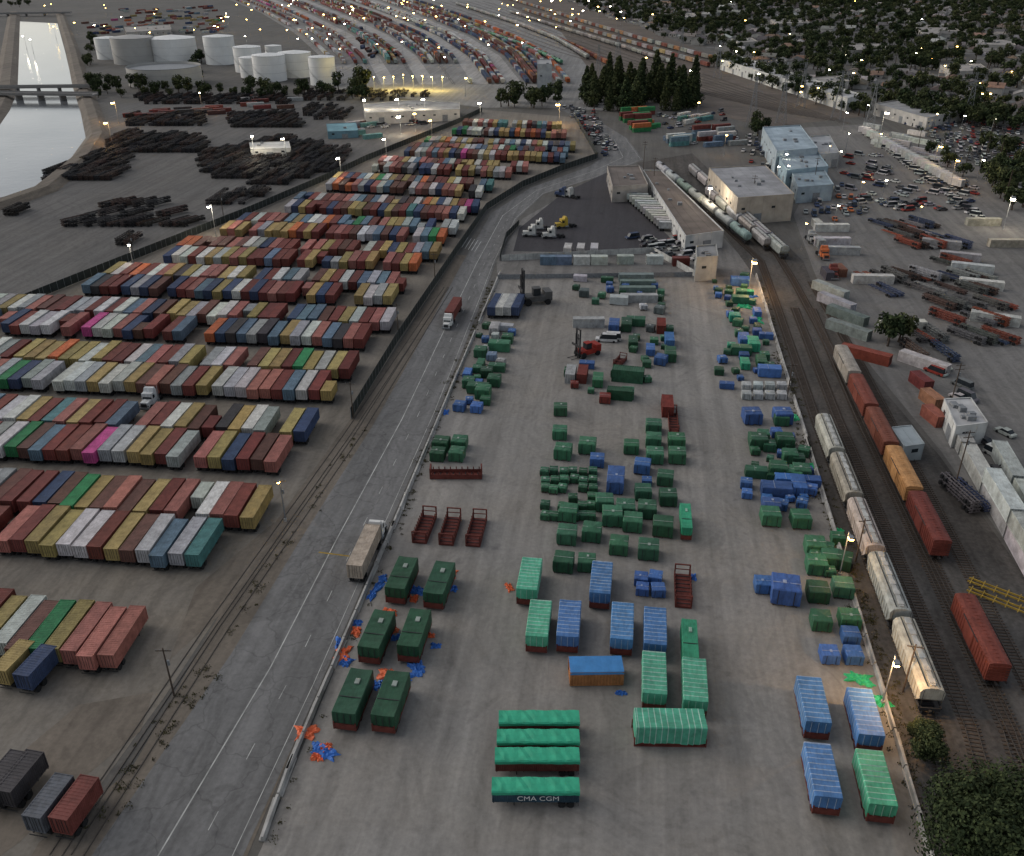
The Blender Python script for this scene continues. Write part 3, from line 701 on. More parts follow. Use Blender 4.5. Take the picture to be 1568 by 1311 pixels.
for u,v,w,l,k,a in((572,908,1.1,3.6,tb,.3),(586,888,1,2,tb,0),(596,938,1.6,1,to,.3),(640,905,1.8,1.8,tb,0),(634,918,1,1.2,to,0),(692,880,1,1.6,to,.2),(694,902,1,1.2,tb,0),(650,940,1.2,.8,to,0),(525,1002,1.6,2.2,to,0),(530,1014,1.3,1.4,tb,.5),(520,985,1,1.6,tb,0),(598,968,1.2,2.0,to,.4),(606,978,1,1,tb,0),(598,1036,3,1.7,to,.7),(640,1025,2.6,1.8,tb,1),(620,1038,2.4,1.1,tb,0),(575,1050,1.4,1.4,tb,0),(600,940,1,1,to,0),(470,1122,2.0,1.8,to,0),(495,1152,3,1.6,tb,.2),(487,1160,1.2,1,to,0),(500,1145,1.2,1,to,0),(668,990,1.1,.7,tb,0),(545,968,1,1.6,to,0),(546,955,1.2,1,tb,0),(660,975,.8,.8,to,0),(1313,1040,2.6,1.6,tgr,.3),(1350,1075,2.2,1.5,tgr,1),(780,900,1.5,.7,to,1.2),(1270,850,1.6,1.2,tgr,.1),(1140,470,3,2.4,tgr,.4),(1160,490,2,4,tgr,.2),(1150,455,2.5,1.8,tb,.2),(1235,755,1.5,2,tb,.1),(950,1062,1.3,.6,tb,0),(1222,1060,.7,1.2,to,0),(1285,815,1.2,1.4,tgr,.3),(1062,885,.6,1.2,tb,.1),(1245,715,1.2,2,tgr,0),(1218,640,1,2,tgr,0),(683,632,.8,1.5,tb,0)):
    crumple(u,v,w,l,k,a)
# barriers & fences ---------------------------------------------------
def barrier(pts,h=1.0,L=7,skip=.06,name='concrete_barrier'):
    mb=MB(); P3=[G(u,v) for u,v in pts]
    for a,b in zip(P3,P3[1:]):
        d=b-a; T=d.length; d/=T; k=0; an=math.atan2(d.y,d.x)
        while k<T:
            q=a+d*(k+L/2)
            if R.random()>skip: mb.box(q.x+R.uniform(-.2,.2),q.y,0.03,L-.25,.85,.25,0,an+R.gauss(0,.02)); mb.box(q.x,q.y,.28,L-.25,.55,h-.28,0,an,1,.6)
            k+=L
    return add(name,mb.mesh(name,['concrete']))
barrier([(402,1290),(440,1185),(600,812),(762,428)])
barrier([(1452,1400),(1425,1311),(1240,690),(1160,430)],1,7,.04)
def fence(pts,h,mat='screen',name='screened_fence',sp=3):
    mb=MB(); P3=[G(u,v) for u,v in pts]
    for a,b in zip(P3,P3[1:]):
        d=b-a; T=d.length; d/=T; an=math.atan2(d.y,d.x); c=(a+b)/2
        mb.box(c.x,c.y,.1,T,.05,h-.1,0,an); k=0
        while k<T:
            q=a+d*k; mb.box(q.x,q.y,0,.1,.1,h+.15,1,an); k+=sp
    return add(name,mb.mesh(name,[mat,'galv']))
fence([(538,642),(610,522),(660,447),(700,387),(745,322),(800,287),(860,262),(915,243),(905,225),(880,182)],3.2)
fence([(-80,515),(68,453),(255,378),(385,326),(500,276),(560,247),(700,190),(738,172)],3.2)
fence([(768,400),(1000,388),(1065,425)],2.4,'dirtywhite','lot_wall')
fence([(765,400),(775,365),(795,345)],2.4)
fence([(762,428),(1060,424)],1.8,'galv','yard_fence')
# ------------------------------------------------------------------ trains
def along(p0,p1,me,L,cols,name,n=None,gap=1.0,s=1,dz=.2):
    A=G(*p0);B=G(*p1); d=(B-A);T=d.length; d/=T; a=math.atan2(d.x,d.y); k=0; i=0; L=L*s
    while k+L*.6<T and (n is None or i<n):
        add(name,me,A+d*k+Vector((0,0,dz)),a,jit(cols[i%len(cols)],.15),s if s!=1 else None); k+=L+gap; i+=1
hop=[(.42,.39,.34),(.38,.37,.35),(.43,.38,.32),(.34,.32,.29),(.40,.39,.37)]
along((1420,1098),(1244,630),hopper,HL,hop,'covered_hopper_car',s=1.2)
p=G(1522,1054); q=G(1290,570); add('boxcar',boxcar,p,math.atan2((q-p).x,(q-p).y),(.2,.055,.04),1.15)
along((1436,862),(1283,552),boxcar,BXL,[(.19,.05,.04),(.45,.24,.10),(.2,.07,.05),(.24,.07,.05),(.38,.33,.3),(.42,.32,.24)],'boxcar',s=1.15)
along((1200,398),(1062,270),hopper,HL,[(.42,.42,.4),(.3,.3,.31),(.38,.38,.36)],'covered_hopper_car',s=1.15)
along((1145,376),(1000,255),tankcar,15,[(.25,.33,.3),(.42,.42,.42),(.38,.38,.38),(.45,.45,.43)],'tank_car',s=1.2)
along((1175,385),(1082,300),hopper,HL,[(.38,.38,.37),(.3,.29,.28)],'covered_hopper_car',s=1.1)
# ------------------------------------------------------------------ buildings
def building(name,roof,h,wallc,roofc,doors=0,para=.5,vents=4,side_windows=True):
    h*=1.4; base=[G(u,v,h) for u,v in roof]; c=sum((Vector((p.x,p.y,0)) for p in base),Vector())/len(base)
    e=empty(name,c); q=[(p.x-c.x,p.y-c.y) for p in base]
    ar=sum(q[i][0]*q[(i+1)%len(q)][1]-q[(i+1)%len(q)][0]*q[i][1] for i in range(len(q)))
    if ar<0: q=q[::-1]
    n=len(q); wm=simple(name+'_wall',wallc,.8,0,.25,.25); rm=simple(name+'_roof',roofc,.85,0,.35,.12)
    mb=MB()
    for i in range(n):
        a,b=q[i],q[(i+1)%n]; mb.face([(a[0],a[1],0),(b[0],b[1],0),(b[0],b[1],h+para),(a[0],a[1],h+para)])
        L=math.hypot(b[0]-a[0],b[1]-a[1]); an=math.atan2(b[1]-a[1],b[0]-a[0]); k=0
        mb.box((a[0]+b[0])/2,(a[1]+b[1])/2,h+para,L+.2,.3,.08,0,an)
        while k<L: t=k/L; mb.box(a[0]+(b[0]-a[0])*t,a[1]+(b[1]-a[1])*t,0,.18,.18,h+para-.05,0,an); k+=6
    add('walls',mb.mesh('walls',[wm]),parent=e)
    mb=MB(); mb.face([(x,y,h) for x,y in q]); rr=random.Random(int(roof[0][0]))
    for _ in range(vents):
        w=[rr.random() for _ in q]; s=sum(w); x=sum(w[i]*q[i][0] for i in range(n))/s; y=sum(w[i]*q[i][1] for i in range(n))/s
        mb.box(x,y,h+.01,rr.uniform(.8,2.2),rr.uniform(.8,2.2),rr.uniform(.5,1.2),1)
    a,b,c_,d=q[0],q[1],q[2],q[3]
    KK=max(2,int(math.hypot(b[0]-a[0],b[1]-a[1])/4))
    for i in range(1,KK):
        t=i/KK; x0,y0=a[0]+(b[0]-a[0])*t,a[1]+(b[1]-a[1])*t; x1,y1=d[0]+(c_[0]-d[0])*t,d[1]+(c_[1]-d[1])*t
        mb.box((x0+x1)/2,(y0+y1)/2,h+.005,math.hypot(x1-x0,y1-y0)-.6,.12,.07,0,math.atan2(y1-y0,x1-x0))
    add('roof',mb.mesh('roof',[rm,'galv']),parent=e)
    mb=MB(); md=MB()
    for i in range(n):
        a,b=q[i],q[(i+1)%n]; L=math.hypot(b[0]-a[0],b[1]-a[1]); an=math.atan2(b[1]-a[1],b[0]-a[0]); k=3; j=0
        nx,ny=math.sin(an)*.06,-math.cos(an)*.06
        while k<L-2:
            t=k/L; x=a[0]+(b[0]-a[0])*t+nx; y=a[1]+(b[1]-a[1])*t+ny
            if j%3==1: md.box(x,y,0.05,3.6,.12,min(4.2,h*.6),0,an)
            else: mb.box(x,y,h*.55,1.6,.1,.9,0,an)
            k+=7; j+=1
    if mb.v: add('windows',mb.mesh('windows',['glass']),parent=e)
    if md.v: add('doors',md.mesh('doors',['galv']),parent=e)
    return e
building('warehouse_building',[(930,256),(978,255),(992,284),(938,287)],5,(.34,.31,.28),(.15,.125,.11))
building('freight_shed',[(985,262),(1012,262),(1108,355),(1050,363)],4.5,(.45,.45,.44),(.15,.12,.10))
building('office_building',[(1066,378),(1096,376),(1099,394),(1067,396)],6,(.36,.36,.34),(.26,.26,.26))
building('industrial_shed',[(1086,258),(1172,254),(1216,298),(1130,304)],8,(.38,.33,.27),(.29,.29,.30),0,.3,6)
building('metal_warehouse',[(1168,196),(1225,193),(1252,228),(1190,233)],8,(.32,.38,.42),(.31,.38,.43))
building('metal_warehouse',[(1190,236),(1250,232),(1268,256),(1205,262)],6,(.27,.36,.41),(.28,.34,.38))
building('metal_warehouse',[(1212,264),(1262,262),(1276,284),(1222,288)],5,(.3,.36,.40),(.22,.28,.32))
building('metal_warehouse',[(1240,210),(1270,208),(1285,235),(1256,238)],5,(.38,.39,.39),(.34,.35,.36))
building('distribution_warehouse',[(1104,92),(1135,88),(1318,146),(1298,152)],6,(.55,.55,.52),(.40,.40,.40),0,.8,12)
building('distribution_warehouse',[(1340,160),(1410,148),(1480,168),(1420,182)],5,(.45,.43,.4),(.28,.28,.28),0,.6,8)
building('transit_shed',[(556,160),(632,154),(703,157),(704,168),(560,174)],5,(.5,.48,.44),(.33,.32,.30),0,.4,5)
building('control_tower',[(823,92),(843,92),(845,99),(823,99)],14,(.36,.38,.39),(.34,.34,.34),0,.4,1)
building('lot_office',[(382,219),(442,217),(445,227),(384,229)],3.2,(.5,.5,.48),(.5,.5,.48),0,.2,2)
building('guard_hut',[(1365,655),(1395,652),(1415,680),(1385,684)],3,(.28,.31,.32),(.29,.33,.35),0,.1,0)
building('white_plant_building',[(1446,612),(1486,610),(1512,648),(1464,654)],4,(.5,.5,.48),(.42,.42,.42),0,.2,6)
for r_ in([(1400,40),(1450,36),(1470,48),(1415,54)],[(1290,68),(1350,66),(1360,76),(1300,78)],[(190,42),(260,38),(262,46),(194,50)],[(1180,30),(1230,28),(1240,35),(1190,37)],[(1490,60),(1550,62),(1555,70),(1495,69)],[(1240,120),(1280,117),(1300,125),(1260,129)],[(1020,22),(1060,20),(1070,26),(1030,28)],[(1120,60),(1150,58),(1160,64),(1130,66)],[(1440,100),(1500,98),(1515,108),(1455,111)]):
    building('depot_building',r_,5,(.42,.39,.35),(.30,.28,.26))
building('depot_building',[(500,190),(545,188),(548,200),(502,202)],3,(.12,.22,.27),(.14,.28,.33),0,.1,1)
# tanks -----------------------------------------------------------------
def tank(u0,u1,vtop,vbot,c,roof='cone'):
    b=G((u0+u1)/2,vbot); s=(vbot+90)*CT/HH; r=(u1-u0)/2/s; b.y+=r
    h=max(5,(vbot-vtop)/s*1.02-r*.25); mb=MB()
    n=48; mb.cyl((0,0,0),(0,0,h),r,r,n,0,False)
    if roof=='cone': mb.cyl((0,0,h),(0,0,h+r*.12),r+.1,.2,n,0,True)
    else: mb.cyl((0,0,h-2),(0,0,h-1.9),r-.05,r-.05,n,1); mb.cyl((0,0,h-.2),(0,0,h),r+.25,r+.25,n,2,False)
    for z in(.33,.66,.98): mb.cyl((0,0,h*z-.1),(0,0,h*z),r+.06,r+.06,n,2,False)
    mb.cyl((0,0,h-.05),(0,0,h+.0),r+.15,r+.15,n,2,False)
    for i in range(int(h*2)): 
        a=-1.2-i*.06; mb.box(math.cos(a)*(r+.4),math.sin(a)*(r+.4),i*.5,.8,.8,.08,2,a)
    for i in range(24): a=i*.2618; mb.box(math.cos(a)*r,math.sin(a)*r,h,.06,.06,1,2,a)
    me=mb.mesh('storage_tank',[simple('tank_paint',c,.6,0,.15,.06),'galv','galv'])
    add('storage_tank',me,(b.x,b.y,0))
wt=(.7,.7,.68); gt=(.36,.35,.33)
for t in((143,182,58,92,wt),(165,228,56,100,gt),(222,292,56,98,wt),(180,292,96,136,gt,'open'),(310,356,56,100,wt),(356,398,72,112,wt),(384,434,84,126,wt),(424,474,80,120,wt),(472,512,88,132,wt),(365,400,88,120,wt),(405,430,70,92,wt)):
    tank(*t)
# canal ------------------------------------------------------------------
m,nt,b=newmat('canal_water'); b.inputs['Roughness'].default_value=.12; b.inputs['IOR'].default_value=1.33
tc=N(nt,'ShaderNodeTexCoord').outputs['Object']; n=noi(nt,tc,.18,4); bp=N(nt,'ShaderNodeBump'); bp.inputs['Strength'].default_value=.12; bp.inputs['Distance'].default_value=.35; nt.links.new(n,bp.inputs['Height']); nt.links.new(bp.outputs[0],b.inputs['Normal'])
nt.links.new(mixc(nt,ramp(nt,noi(nt,tc,.02,4),.35,.65),(.06,.07,.08),(.15,.155,.16)),b.inputs['Base Color'])
sheet('canal_water',[(30,33),(88,36),(100,80),(112,132),(125,168),(135,210),(118,236),(60,286),(0,303),(-150,330),(-150,250),(-20,215),(12,165),(24,140),(28,90)],.07,m)
def bank(pts,w,h,name='canal_embankment'):
    mb=MB(); P3=[G(u,v) for u,v in pts]; L=[]
    for i,p in enumerate(P3):
        d=(P3[min(i+1,len(P3)-1)]-P3[max(i-1,0)]).normalized(); n=Vector((-d.y,d.x,0)); L.append([p-n*w/2,p-n*w*.2+Vector((0,0,h)),p+n*w*.2+Vector((0,0,h)),p+n*w/2])
    for i in range(len(L)-1):
        for k in range(3): mb.face([L[i][k],L[i+1][k],L[i+1][k+1],L[i][k+1]],0)
    add(name,mb.mesh(name,[m_dirt]))
bank([(92,20),(112,80),(125,132),(140,172),(150,210),(130,240),(66,293),(0,316),(-150,345)],14,2.6)
bank([(22,20),(14,90),(8,140),(-6,170),(-40,215),(-150,245)],18,2.6)
def bridge(p0,p1,w,name='canal_bridge'):
    A=G(*p0);B=G(*p1); d=B-A;L=d.length; an=math.atan2(d.y,d.x); c=(A+B)/2; e=MB()
    e.box(0,0,3.6,L,w,1,0,an); n=Vector((-math.sin(an),math.cos(an),0))
    for s in(-1,1): e.box(n.x*s*w/2,n.y*s*w/2,4.6,L,.3,1,0,an)
    for k in range(5):
        q=d.normalized()*(k/4-.5)*L*.8; e.box(q.x,q.y,0,1,w*.9,3.6,0,an)
    me=e.mesh(name,[simple('bridge_concrete',(.24,.23,.22),.9)]); add(name,me,c)
bridge((-20,152),(148,154),9); bridge((-20,143),(140,141),6); bridge((-30,26),(110,24),12)
# ------------------------------------------------------------------ upper-left chassis
def chassis_field(poly,dy,dx,a=A_M,cols=((.03,.025,.024),(.05,.03,.025),(.022,.022,.026)),dens=.92,hmin=1):
    gs=[G(u,v) for u,v in poly]; x0=min(g.x for g in gs);x1=max(g.x for g in gs);y0=min(g.y for g in gs);y1=max(g.y for g in gs)
    y=y0
    while y<y1:
        x=x0
        while x<x1:
            if inside(P(x,y),poly) and R.random()<dens:
                add('chassis_stack',chs[R.randint(hmin,3)],(x,y,0),a+R.gauss(0,.02),jit(R.choice(cols),.3))
            x+=dx
        y+=dy
cf=chassis_field
cf([(90,345),(150,318),(205,308),(290,345),(280,362),(100,364)],15,3.1,A_M+.5,dens=.7)
cf([(65,265),(150,236),(190,240),(185,272),(130,287),(60,287)],13.5,2.7)
cf([(150,228),(180,205),(300,213),(312,234),(170,242)],13.5,2.7)
cf([(298,240),(420,213),(532,233),(515,264),(400,294),(370,282),(303,270)],13.2,2.6)
cf([(345,178),(440,176),(462,200),(350,202)],14,2.7); cf([(190,180),(305,176),(305,198),(195,200)],15,2.9,dens=.85)
cf([(320,297),(420,292),(350,327),(312,322)],14,2.9,dens=.65); cf([(140,380),(200,375),(205,392),(145,394)],14,3.2,dens=.8); cf([(0,325),(25,325),(25,345),(0,345)],14,3)
cf([(450,140),(700,145),(560,158),(450,160)],17,3.6,dens=.55); cf([(200,145),(440,150),(440,165),(220,162)],15,3.2,dens=.75); cf([(460,165),(550,168),(530,190),(470,190)],15,3.4,dens=.6)
rc=((.28,.08,.05),(.06,.08,.14),(.12,.12,.12),(.09,.06,.05),(.3,.3,.3))
cf([(1345,345),(1420,340),(1500,385),(1420,400)],14,3.3,A_M-.6,rc,.8,0); cf([(1405,430),(1500,400),(1568,470),(1568,560),(1500,540)],14,3.4,A_M-.7,rc,.75,0)
cf([(1310,440),(1380,425),(1400,470),(1370,480)],14,3,A_M-.5,rc,.7,0); cf([(1390,520),(1440,500),(1480,590),(1430,590)],14,3,A_M-.3,rc,.7,0)
cf([(1480,775),(1510,770),(1540,850),(1510,845)],14,3.4,A_M-.3,rc,.9,0)
put('yellow_trailer_chassis',chs[0],1600,955,(.4,.27,.05),A_M-1.0,k=1.1); put('yellow_trailer_chassis',chs[0],1600,938,(.4,.27,.05),A_M-1.0,k=1.1)
def cs(u,v,c,a=A_M,me=None,st=1,name='shipping_container',h=2.6,s=1.15):
    p=G(u,v)
    for k in range(st): add(name,me or c40,(p.x,p.y,k*h*s),a+R.gauss(0,.01),jit(c,.12),s)
for u,v,c,a in((1298,354,WHT,-math.pi/2),(1315,390,LGR,-math.pi/2+.1),(1300,375,WHT,-math.pi/2),(1366,434,WHT,-math.pi/2+.06),(1295,460,LGR,-.5),(1305,480,LGR,-.5),(1325,500,(.2,.25,.22),-.6),(1330,522,(.25,.27,.25),-.7),(1362,560,(.3,.08,.05),-.9),(1415,505,WHT,-math.pi/2),(1450,575,WHT,-.7),(1530,345,(.4,.36,.3),-math.pi/2),(1568,378,(.45,.4,.32),-math.pi/2),(1470,382,LGR,-1.2),(1500,402,LGR,-1.2),(1520,420,WHT,-1.2),(1535,445,WHT,-1.2),(1560,500,WHT,-1.1),(1290,425,(.25,.12,.08),0),(1270,430,(.1,.1,.12),0),(1258,380,LGR,0),(1254,352,WHT,0)):
    cs(u,v,c,a,None if u>1290 else c20)
WW=[(.6,.6,.58),(.5,.5,.49),(.6,.6,.58),(.42,.42,.41)]
along((1592,905),(1452,652),c40,12.2,WW,'shipping_container',s=1.3,gap=.8); along((1592,905),(1500,745),c40,12.2,WW[::-1],'shipping_container',s=1.3,gap=.8,dz=3.6)
along((1640,900),(1508,665),c40,12.2,WW[::-1],'shipping_container',s=1.3,gap=1.2)
cs(1440,655,(.4,.14,.1),A_M-.3,c20); cs(1420,600,(.2,.05,.05),A_M-.3,c20); cs(1437,628,(.42,.2,.12),A_M-.3,c20)
for i in range(14): 
    p=G(955+i*4.1,305+i*3.7); add('parked_trailer',ct40,p,math.pi/2+.12,jit(WHT,.08),(1,.8,1))
for u,v,c in((827,406,STB),(850,406,STB),(878,406,WHT),(905,406,WHT),(945,405,LGR),(990,405,WHT),(1030,408,MAR)): p=G(u,v); add('shipping_container',c20,p+Vector((0,1.2,0)),math.pi/2,jit(c,.1),(1.2,1,1.2))
for u in(868,888,909): cs(u,392,WHT,A_M,c20)
for u,v,a,c in((850,350,1.2,(.5,.35,.05)),(812,352,1.5,WHT),(800,362,1.5,WHT),(850,300,2,NAV),(862,300,2.3,WHT),(830,365,1.4,WHT),(1190,305,.5,WHT),(1245,375,.1,LGR),(1265,400,0,ORG),(1278,430,.1,MAR)):
    put('truck_tractor',tractor,u,v,c,a,k=1.25)
for i in range(24): put('parked_trailer',ct20,1330+i*6.2,208+i*3.6,jit(WHT,.1),-.5,k=1.2)
for i in range(34):
    put('parked_car',[car,van],1355+i*4.9,222+i*3.6,jit(R.choice((WHT,LGR,BLK,WHT)),.2),-.9,k=1.1)
carc=[WHT,WHT,LGR,BLK,(.15,.15,.16),NAV,(.3,.04,.03),LGR]
def carf(poly,n,a=0,cols=carc): scatter(poly,int(n*1.4),lambda g:add('parked_car',R.choice((car,car,van)),g,a+R.choice((0,math.pi))+R.gauss(0,.05),jit(R.choice(cols),.2),1.1),3.2)
carf([(1290,240),(1420,235),(1500,300),(1300,300)],40,-.7); carf([(1340,165),(1568,200),(1568,300),(1470,240)],150,.3)
carf([(865,165),(905,172),(945,230),(930,240),(895,200)],45,.3); carf([(1120,205),(1170,200),(1200,290),(1180,300)],22,.4); carf([(955,365),(1060,372),(1060,400),(990,385)],18,1.2)
carf([(1215,300),(1290,285),(1330,330),(1235,340)],20,.2,[WHT,LGR,ORG,NAV]); carf([(1010,170),(1110,170),(1130,215),(1030,225)],22,.8); carf([(560,178),(700,176),(660,190),(560,200)],26,1)
carf([(1400,560),(1440,545),(1560,700),(1568,760),(1480,680)],10,-.5); carf([(1305,305),(1480,310),(1480,330),(1310,320)],20,1.3)
def cgrp(poly,n,cols,st=2,a=A_M,me=None): scatter(poly,n,lambda g:[add('shipping_container',me or c40,(g.x,g.y,k*2.6),a,jit(R.choice(cols),.2)) for k in range(R.randint(1,st))],4.5)
cgrp([(938,168),(975,166),(995,200),(960,205)],18,[GRN,GRN,MAR,GRN,ORG],2,1.2); cgrp([(1010,215),(1050,210),(1060,225),(1020,232)],6,[TEA,STB,WHT],2,1.2); cgrp([(1060,205),(1110,200),(1120,225),(1070,228)],10,[LGR,STB,MAR,WHT],2,1.2)
cgrp([(1030,175),(1070,172),(1080,190),(1040,192)],7,[WHT,TEA],1,.8); cgrp([(455,200),(550,190),(600,200),(560,215)],9,[TEA,STB,LGR,BRN],1,1)
cgrp([(180,15),(330,10),(340,50),(200,58)],120,pal,1,.4); cgrp([(120,30),(175,30),(180,52),(140,56)],20,pal,1,.4)
cgrp([(360,150),(450,150),(440,172),(370,170)],8,[BRN,LGR,MAR],1,1.2); cgrp([(180,170),(330,165),(330,178),(190,182)],14,[BRN,MAR,BLK],1,1.2)
cgrp([(1300,195),(1400,195),(1480,260),(1400,250)],16,[WHT,WHT,LGR],1,-.6)
# ------------------------------------------------------------------ rail terminal fan
Lc=[(515,130),(492,88),(455,52),(400,22),(320,-15)]; Rc=[(885,128),(850,86),(800,58),(720,26),(600,-15)]
tpal=pal+[MAR]*50+[WHT]*36+[ORG]*10+[LGR]*24
def fan(t): return [(a[0]+(b[0]-a[0])*t,a[1]+(b[1]-a[1])*t) for a,b in zip(Lc,Rc)]
for ri,t in enumerate([.03,.08,.13,.17,.27,.30,.335,.425,.455,.485,.515,.555,.635,.665,.69,.79,.82,.85,.88,.92,.96]):
    pts=fan(t); P3=[G(u,v) for u,v in pts]; on=True; run=R.randint(30,60); st=2 if ri in(4,9,16) else 1; base=R.choice(tpal)
    for a,b in zip(P3,P3[1:]):
        d=b-a;T=d.length;d/=T;an=math.atan2(d.x,d.y);k=0
        while k<T:
            q=a+d*k; run-=1
            if run<=0: on=not on; run=R.randint(25,60) if on else R.randint(3,8); base=R.choice(tpal)
            if P(q.x,q.y)[1]>100 and P(q.x,q.y)[0]<720: k+=13;continue
            if on:
                for s in range(st): add('shipping_container',c40,(q.x,q.y,1.1+s*2.6 if st>1 else 1.0),an+R.gauss(0,.004),jit(base if R.random()<.5 else R.choice(tpal),.25),(1.25,1,1.1))
            k+=12.8
    if ri%3==0: track(pts,False,.05,'terminal_track')
cgrp([(545,60),(600,75),(610,95),(560,90)],36,[BRN,MAR,NAV,BLK],1,.1)
m_road2=ground_mat('terminal_road',(.40,.39,.375),.3,.2)
for ti,wd in((.22,13),(.38,14),(.6,14),(.74,12)):
    mb=MB(); ribbon(mb,fan(ti),wd,.075); add('terminal_road',mb.mesh('terminal_road',[m_road2]))
for k in range(9):
    pts=[(1300-k*12,190-k*2),(1180-k*15,148-k*1),(1000-k*18,88-k*1),(880-k*18,44-k*1),(740-k*13,2)]
    track(pts,False,.06,'main_line_track')
def poly_train(P3,me,L,cols,name,s=1):
    for a,b in zip(P3,P3[1:]): along(a,b,me,L,cols,name,s=s)
poly_train([(1110,98),(1000,68),(900,38),(820,12),(760,-6)],boxcar,BXL,[(.35,.33,.3),(.4,.2,.08),(.3,.28,.26),(.2,.06,.04),(.4,.4,.38)],'boxcar',1.1)
poly_train([(1085,104),(985,74),(885,44),(800,16)],boxcar,BXL,[(.2,.07,.05),(.4,.38,.35),(.4,.28,.14),(.3,.3,.3)],'boxcar',1.1)
poly_train([(860,100),(800,72),(720,44)],tankcar,15,[(.1,.25,.15),(.1,.22,.14),(.3,.3,.3)],'tank_car',1.2)
poly_train([(900,92),(850,62),(790,38),(700,8)],hopper,HL,[(.4,.4,.38),(.35,.33,.3),(.3,.3,.3)],'covered_hopper_car',1.2)
poly_train([(930,100),(880,74),(830,52)],boxcar,BXL,[(.35,.14,.06),(.2,.06,.05)],'boxcar',1.1)
poly_train([(1030,100),(950,74),(860,46),(780,20)],hopper,HL,[(.36,.35,.33),(.2,.18,.17),(.3,.28,.26)],'covered_hopper_car',1.1)
# ------------------------------------------------------------------ suburb
sub=[(830,-14),(1720,-14),(1720,230),(1568,190),(1420,145),(1330,150),(1120,86),(1000,52)]
ga=math.radians(28); ca,sa=math.cos(ga),math.sin(ga); roofc=[(.22,.21,.20),(.32,.31,.30),(.16,.13,.11),(.14,.13,.13),(.44,.43,.41),(.24,.16,.12),(.20,.19,.18),(.12,.11,.11)]
nh=0
for i in range(-110,120):
    for j in range(-10,85):
        x=i*20; y=300+j*34+(8 if j%2 else 0)
        X=x*ca+(y)*sa; Y=-x*sa+y*ca+150
        X+=R.uniform(-4,4);Y+=R.uniform(-4,4)
        u,v=P(X,Y)
        if v<-10 or u>1660 or not inside((u,v),sub): continue
        park=noise.noise(Vector((X*.006,Y*.006,2)))>.22
        if not park and R.random()<.8: add('suburban_house',R.choice(houses[:2]+houses[:2]+houses),(X,Y,0),ga+R.choice((0,math.pi/2,math.pi))+R.gauss(0,.06),jit(R.choice(roofc),.3),R.uniform(.85,1.35)); nh+=1
        for _ in range(3 if park else 2):
            tx,ty=X+R.uniform(-12,12),Y+R.choice((-14,13,10,-10))+R.uniform(-5,5)
            if R.random()<.78:
                if R.random()<.05: add('palm_tree',R.choice(palms),(tx,ty,0),R.uniform(0,6))
                else: add('tree',R.choice(trees),(tx,ty,0),R.uniform(0,6),None,R.uniform(.7,1.6))
mb=MB()
for j in range(-2,40):
    y=300+j*68+19
    a=(-1100*ca+y*sa,1100*sa+y*ca+150); b=(2000*ca+y*sa,-2000*sa+y*ca+150)
    prev=None
    for k in range(201):
        t=k/200; q=(a[0]+(b[0]-a[0])*t,a[1]+(b[1]-a[1])*t)
        ok=q[1]>300 and inside(P(*q),sub)
        if ok and prev:
            n=Vector((sa,ca,0))*4.5; mb.face([(prev[0]-n.x,prev[1]-n.y,.05),(q[0]-n.x,q[1]-n.y,.05),(q[0]+n.x,q[1]+n.y,.05),(prev[0]+n.x,prev[1]+n.y,.05)])
        prev=q if ok else None
add('suburban_road',mb.mesh('suburban_road',[m_st]))
def grove(poly,n,tl=trees,s=(.6,1.3),md=3,name='tree'): scatter(poly,n,lambda g:add(name,R.choice(tl),g,R.uniform(0,6),None,1.45*R.uniform(*s)),md*1.4)
grove([(885,160),(905,150),(1060,150),(1070,167),(1000,174),(900,172)],24,cyps,(.6,1.05),4.5,'cypress_tree')
grove([(885,135),(930,135),(1060,140),(1070,150),(900,155)],20,cyps,(.7,1.1),4.5,'cypress_tree')
grove([(885,140),(1060,145),(1070,168),(900,170)],18,trees,(.7,1.3),4.5)
grove([(760,160),(850,150),(870,165),(770,168)],12); grove([(130,130),(300,138),(520,140),(560,155),(400,152),(150,150)],46,trees,(.5,1.0),5)
grove([(0,2),(60,4),(58,12),(0,12)],8,trees,(.5,.9)); grove([(130,60),(146,60),(146,125),(135,120)],8,trees,(.5,.9)); grove([(540,135),(565,132),(562,150),(545,152)],5); grove([(290,80),(312,80),(312,128),(295,128)],6,trees,(.7,1))
grove([(1080,100),(1110,96),(1300,158),(1330,185),(1290,175)],60,trees,(.5,1.1),5); grove([(1320,150),(1568,190),(1568,205),(1420,190)],60,trees,(.6,1.1),5)
grove([(1490,215),(1568,235),(1568,330),(1540,320)],22,palms+trees,(.6,1),6); grove([(1150,195),(1170,190),(1180,215),(1160,212)],6,trees,(.5,.8))
grove([(1380,215),(1480,245),(1568,310),(1568,325),(1450,262)],14,palms+trees,(.5,.8),7)
grove([(1350,520),(1380,520),(1378,535),(1355,535)],3,trees,(.6,.75),2)
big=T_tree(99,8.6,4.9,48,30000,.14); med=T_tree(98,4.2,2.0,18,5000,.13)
add('broadleaf_tree',big,G(1506,1352),.3,None,1.9); add('broadleaf_tree',med,G(1416,1165),1.1,None,1.6); add('broadleaf_tree',med,G(1402,1132),2,None,.9)
mb=MB(); rr=random.Random(5)
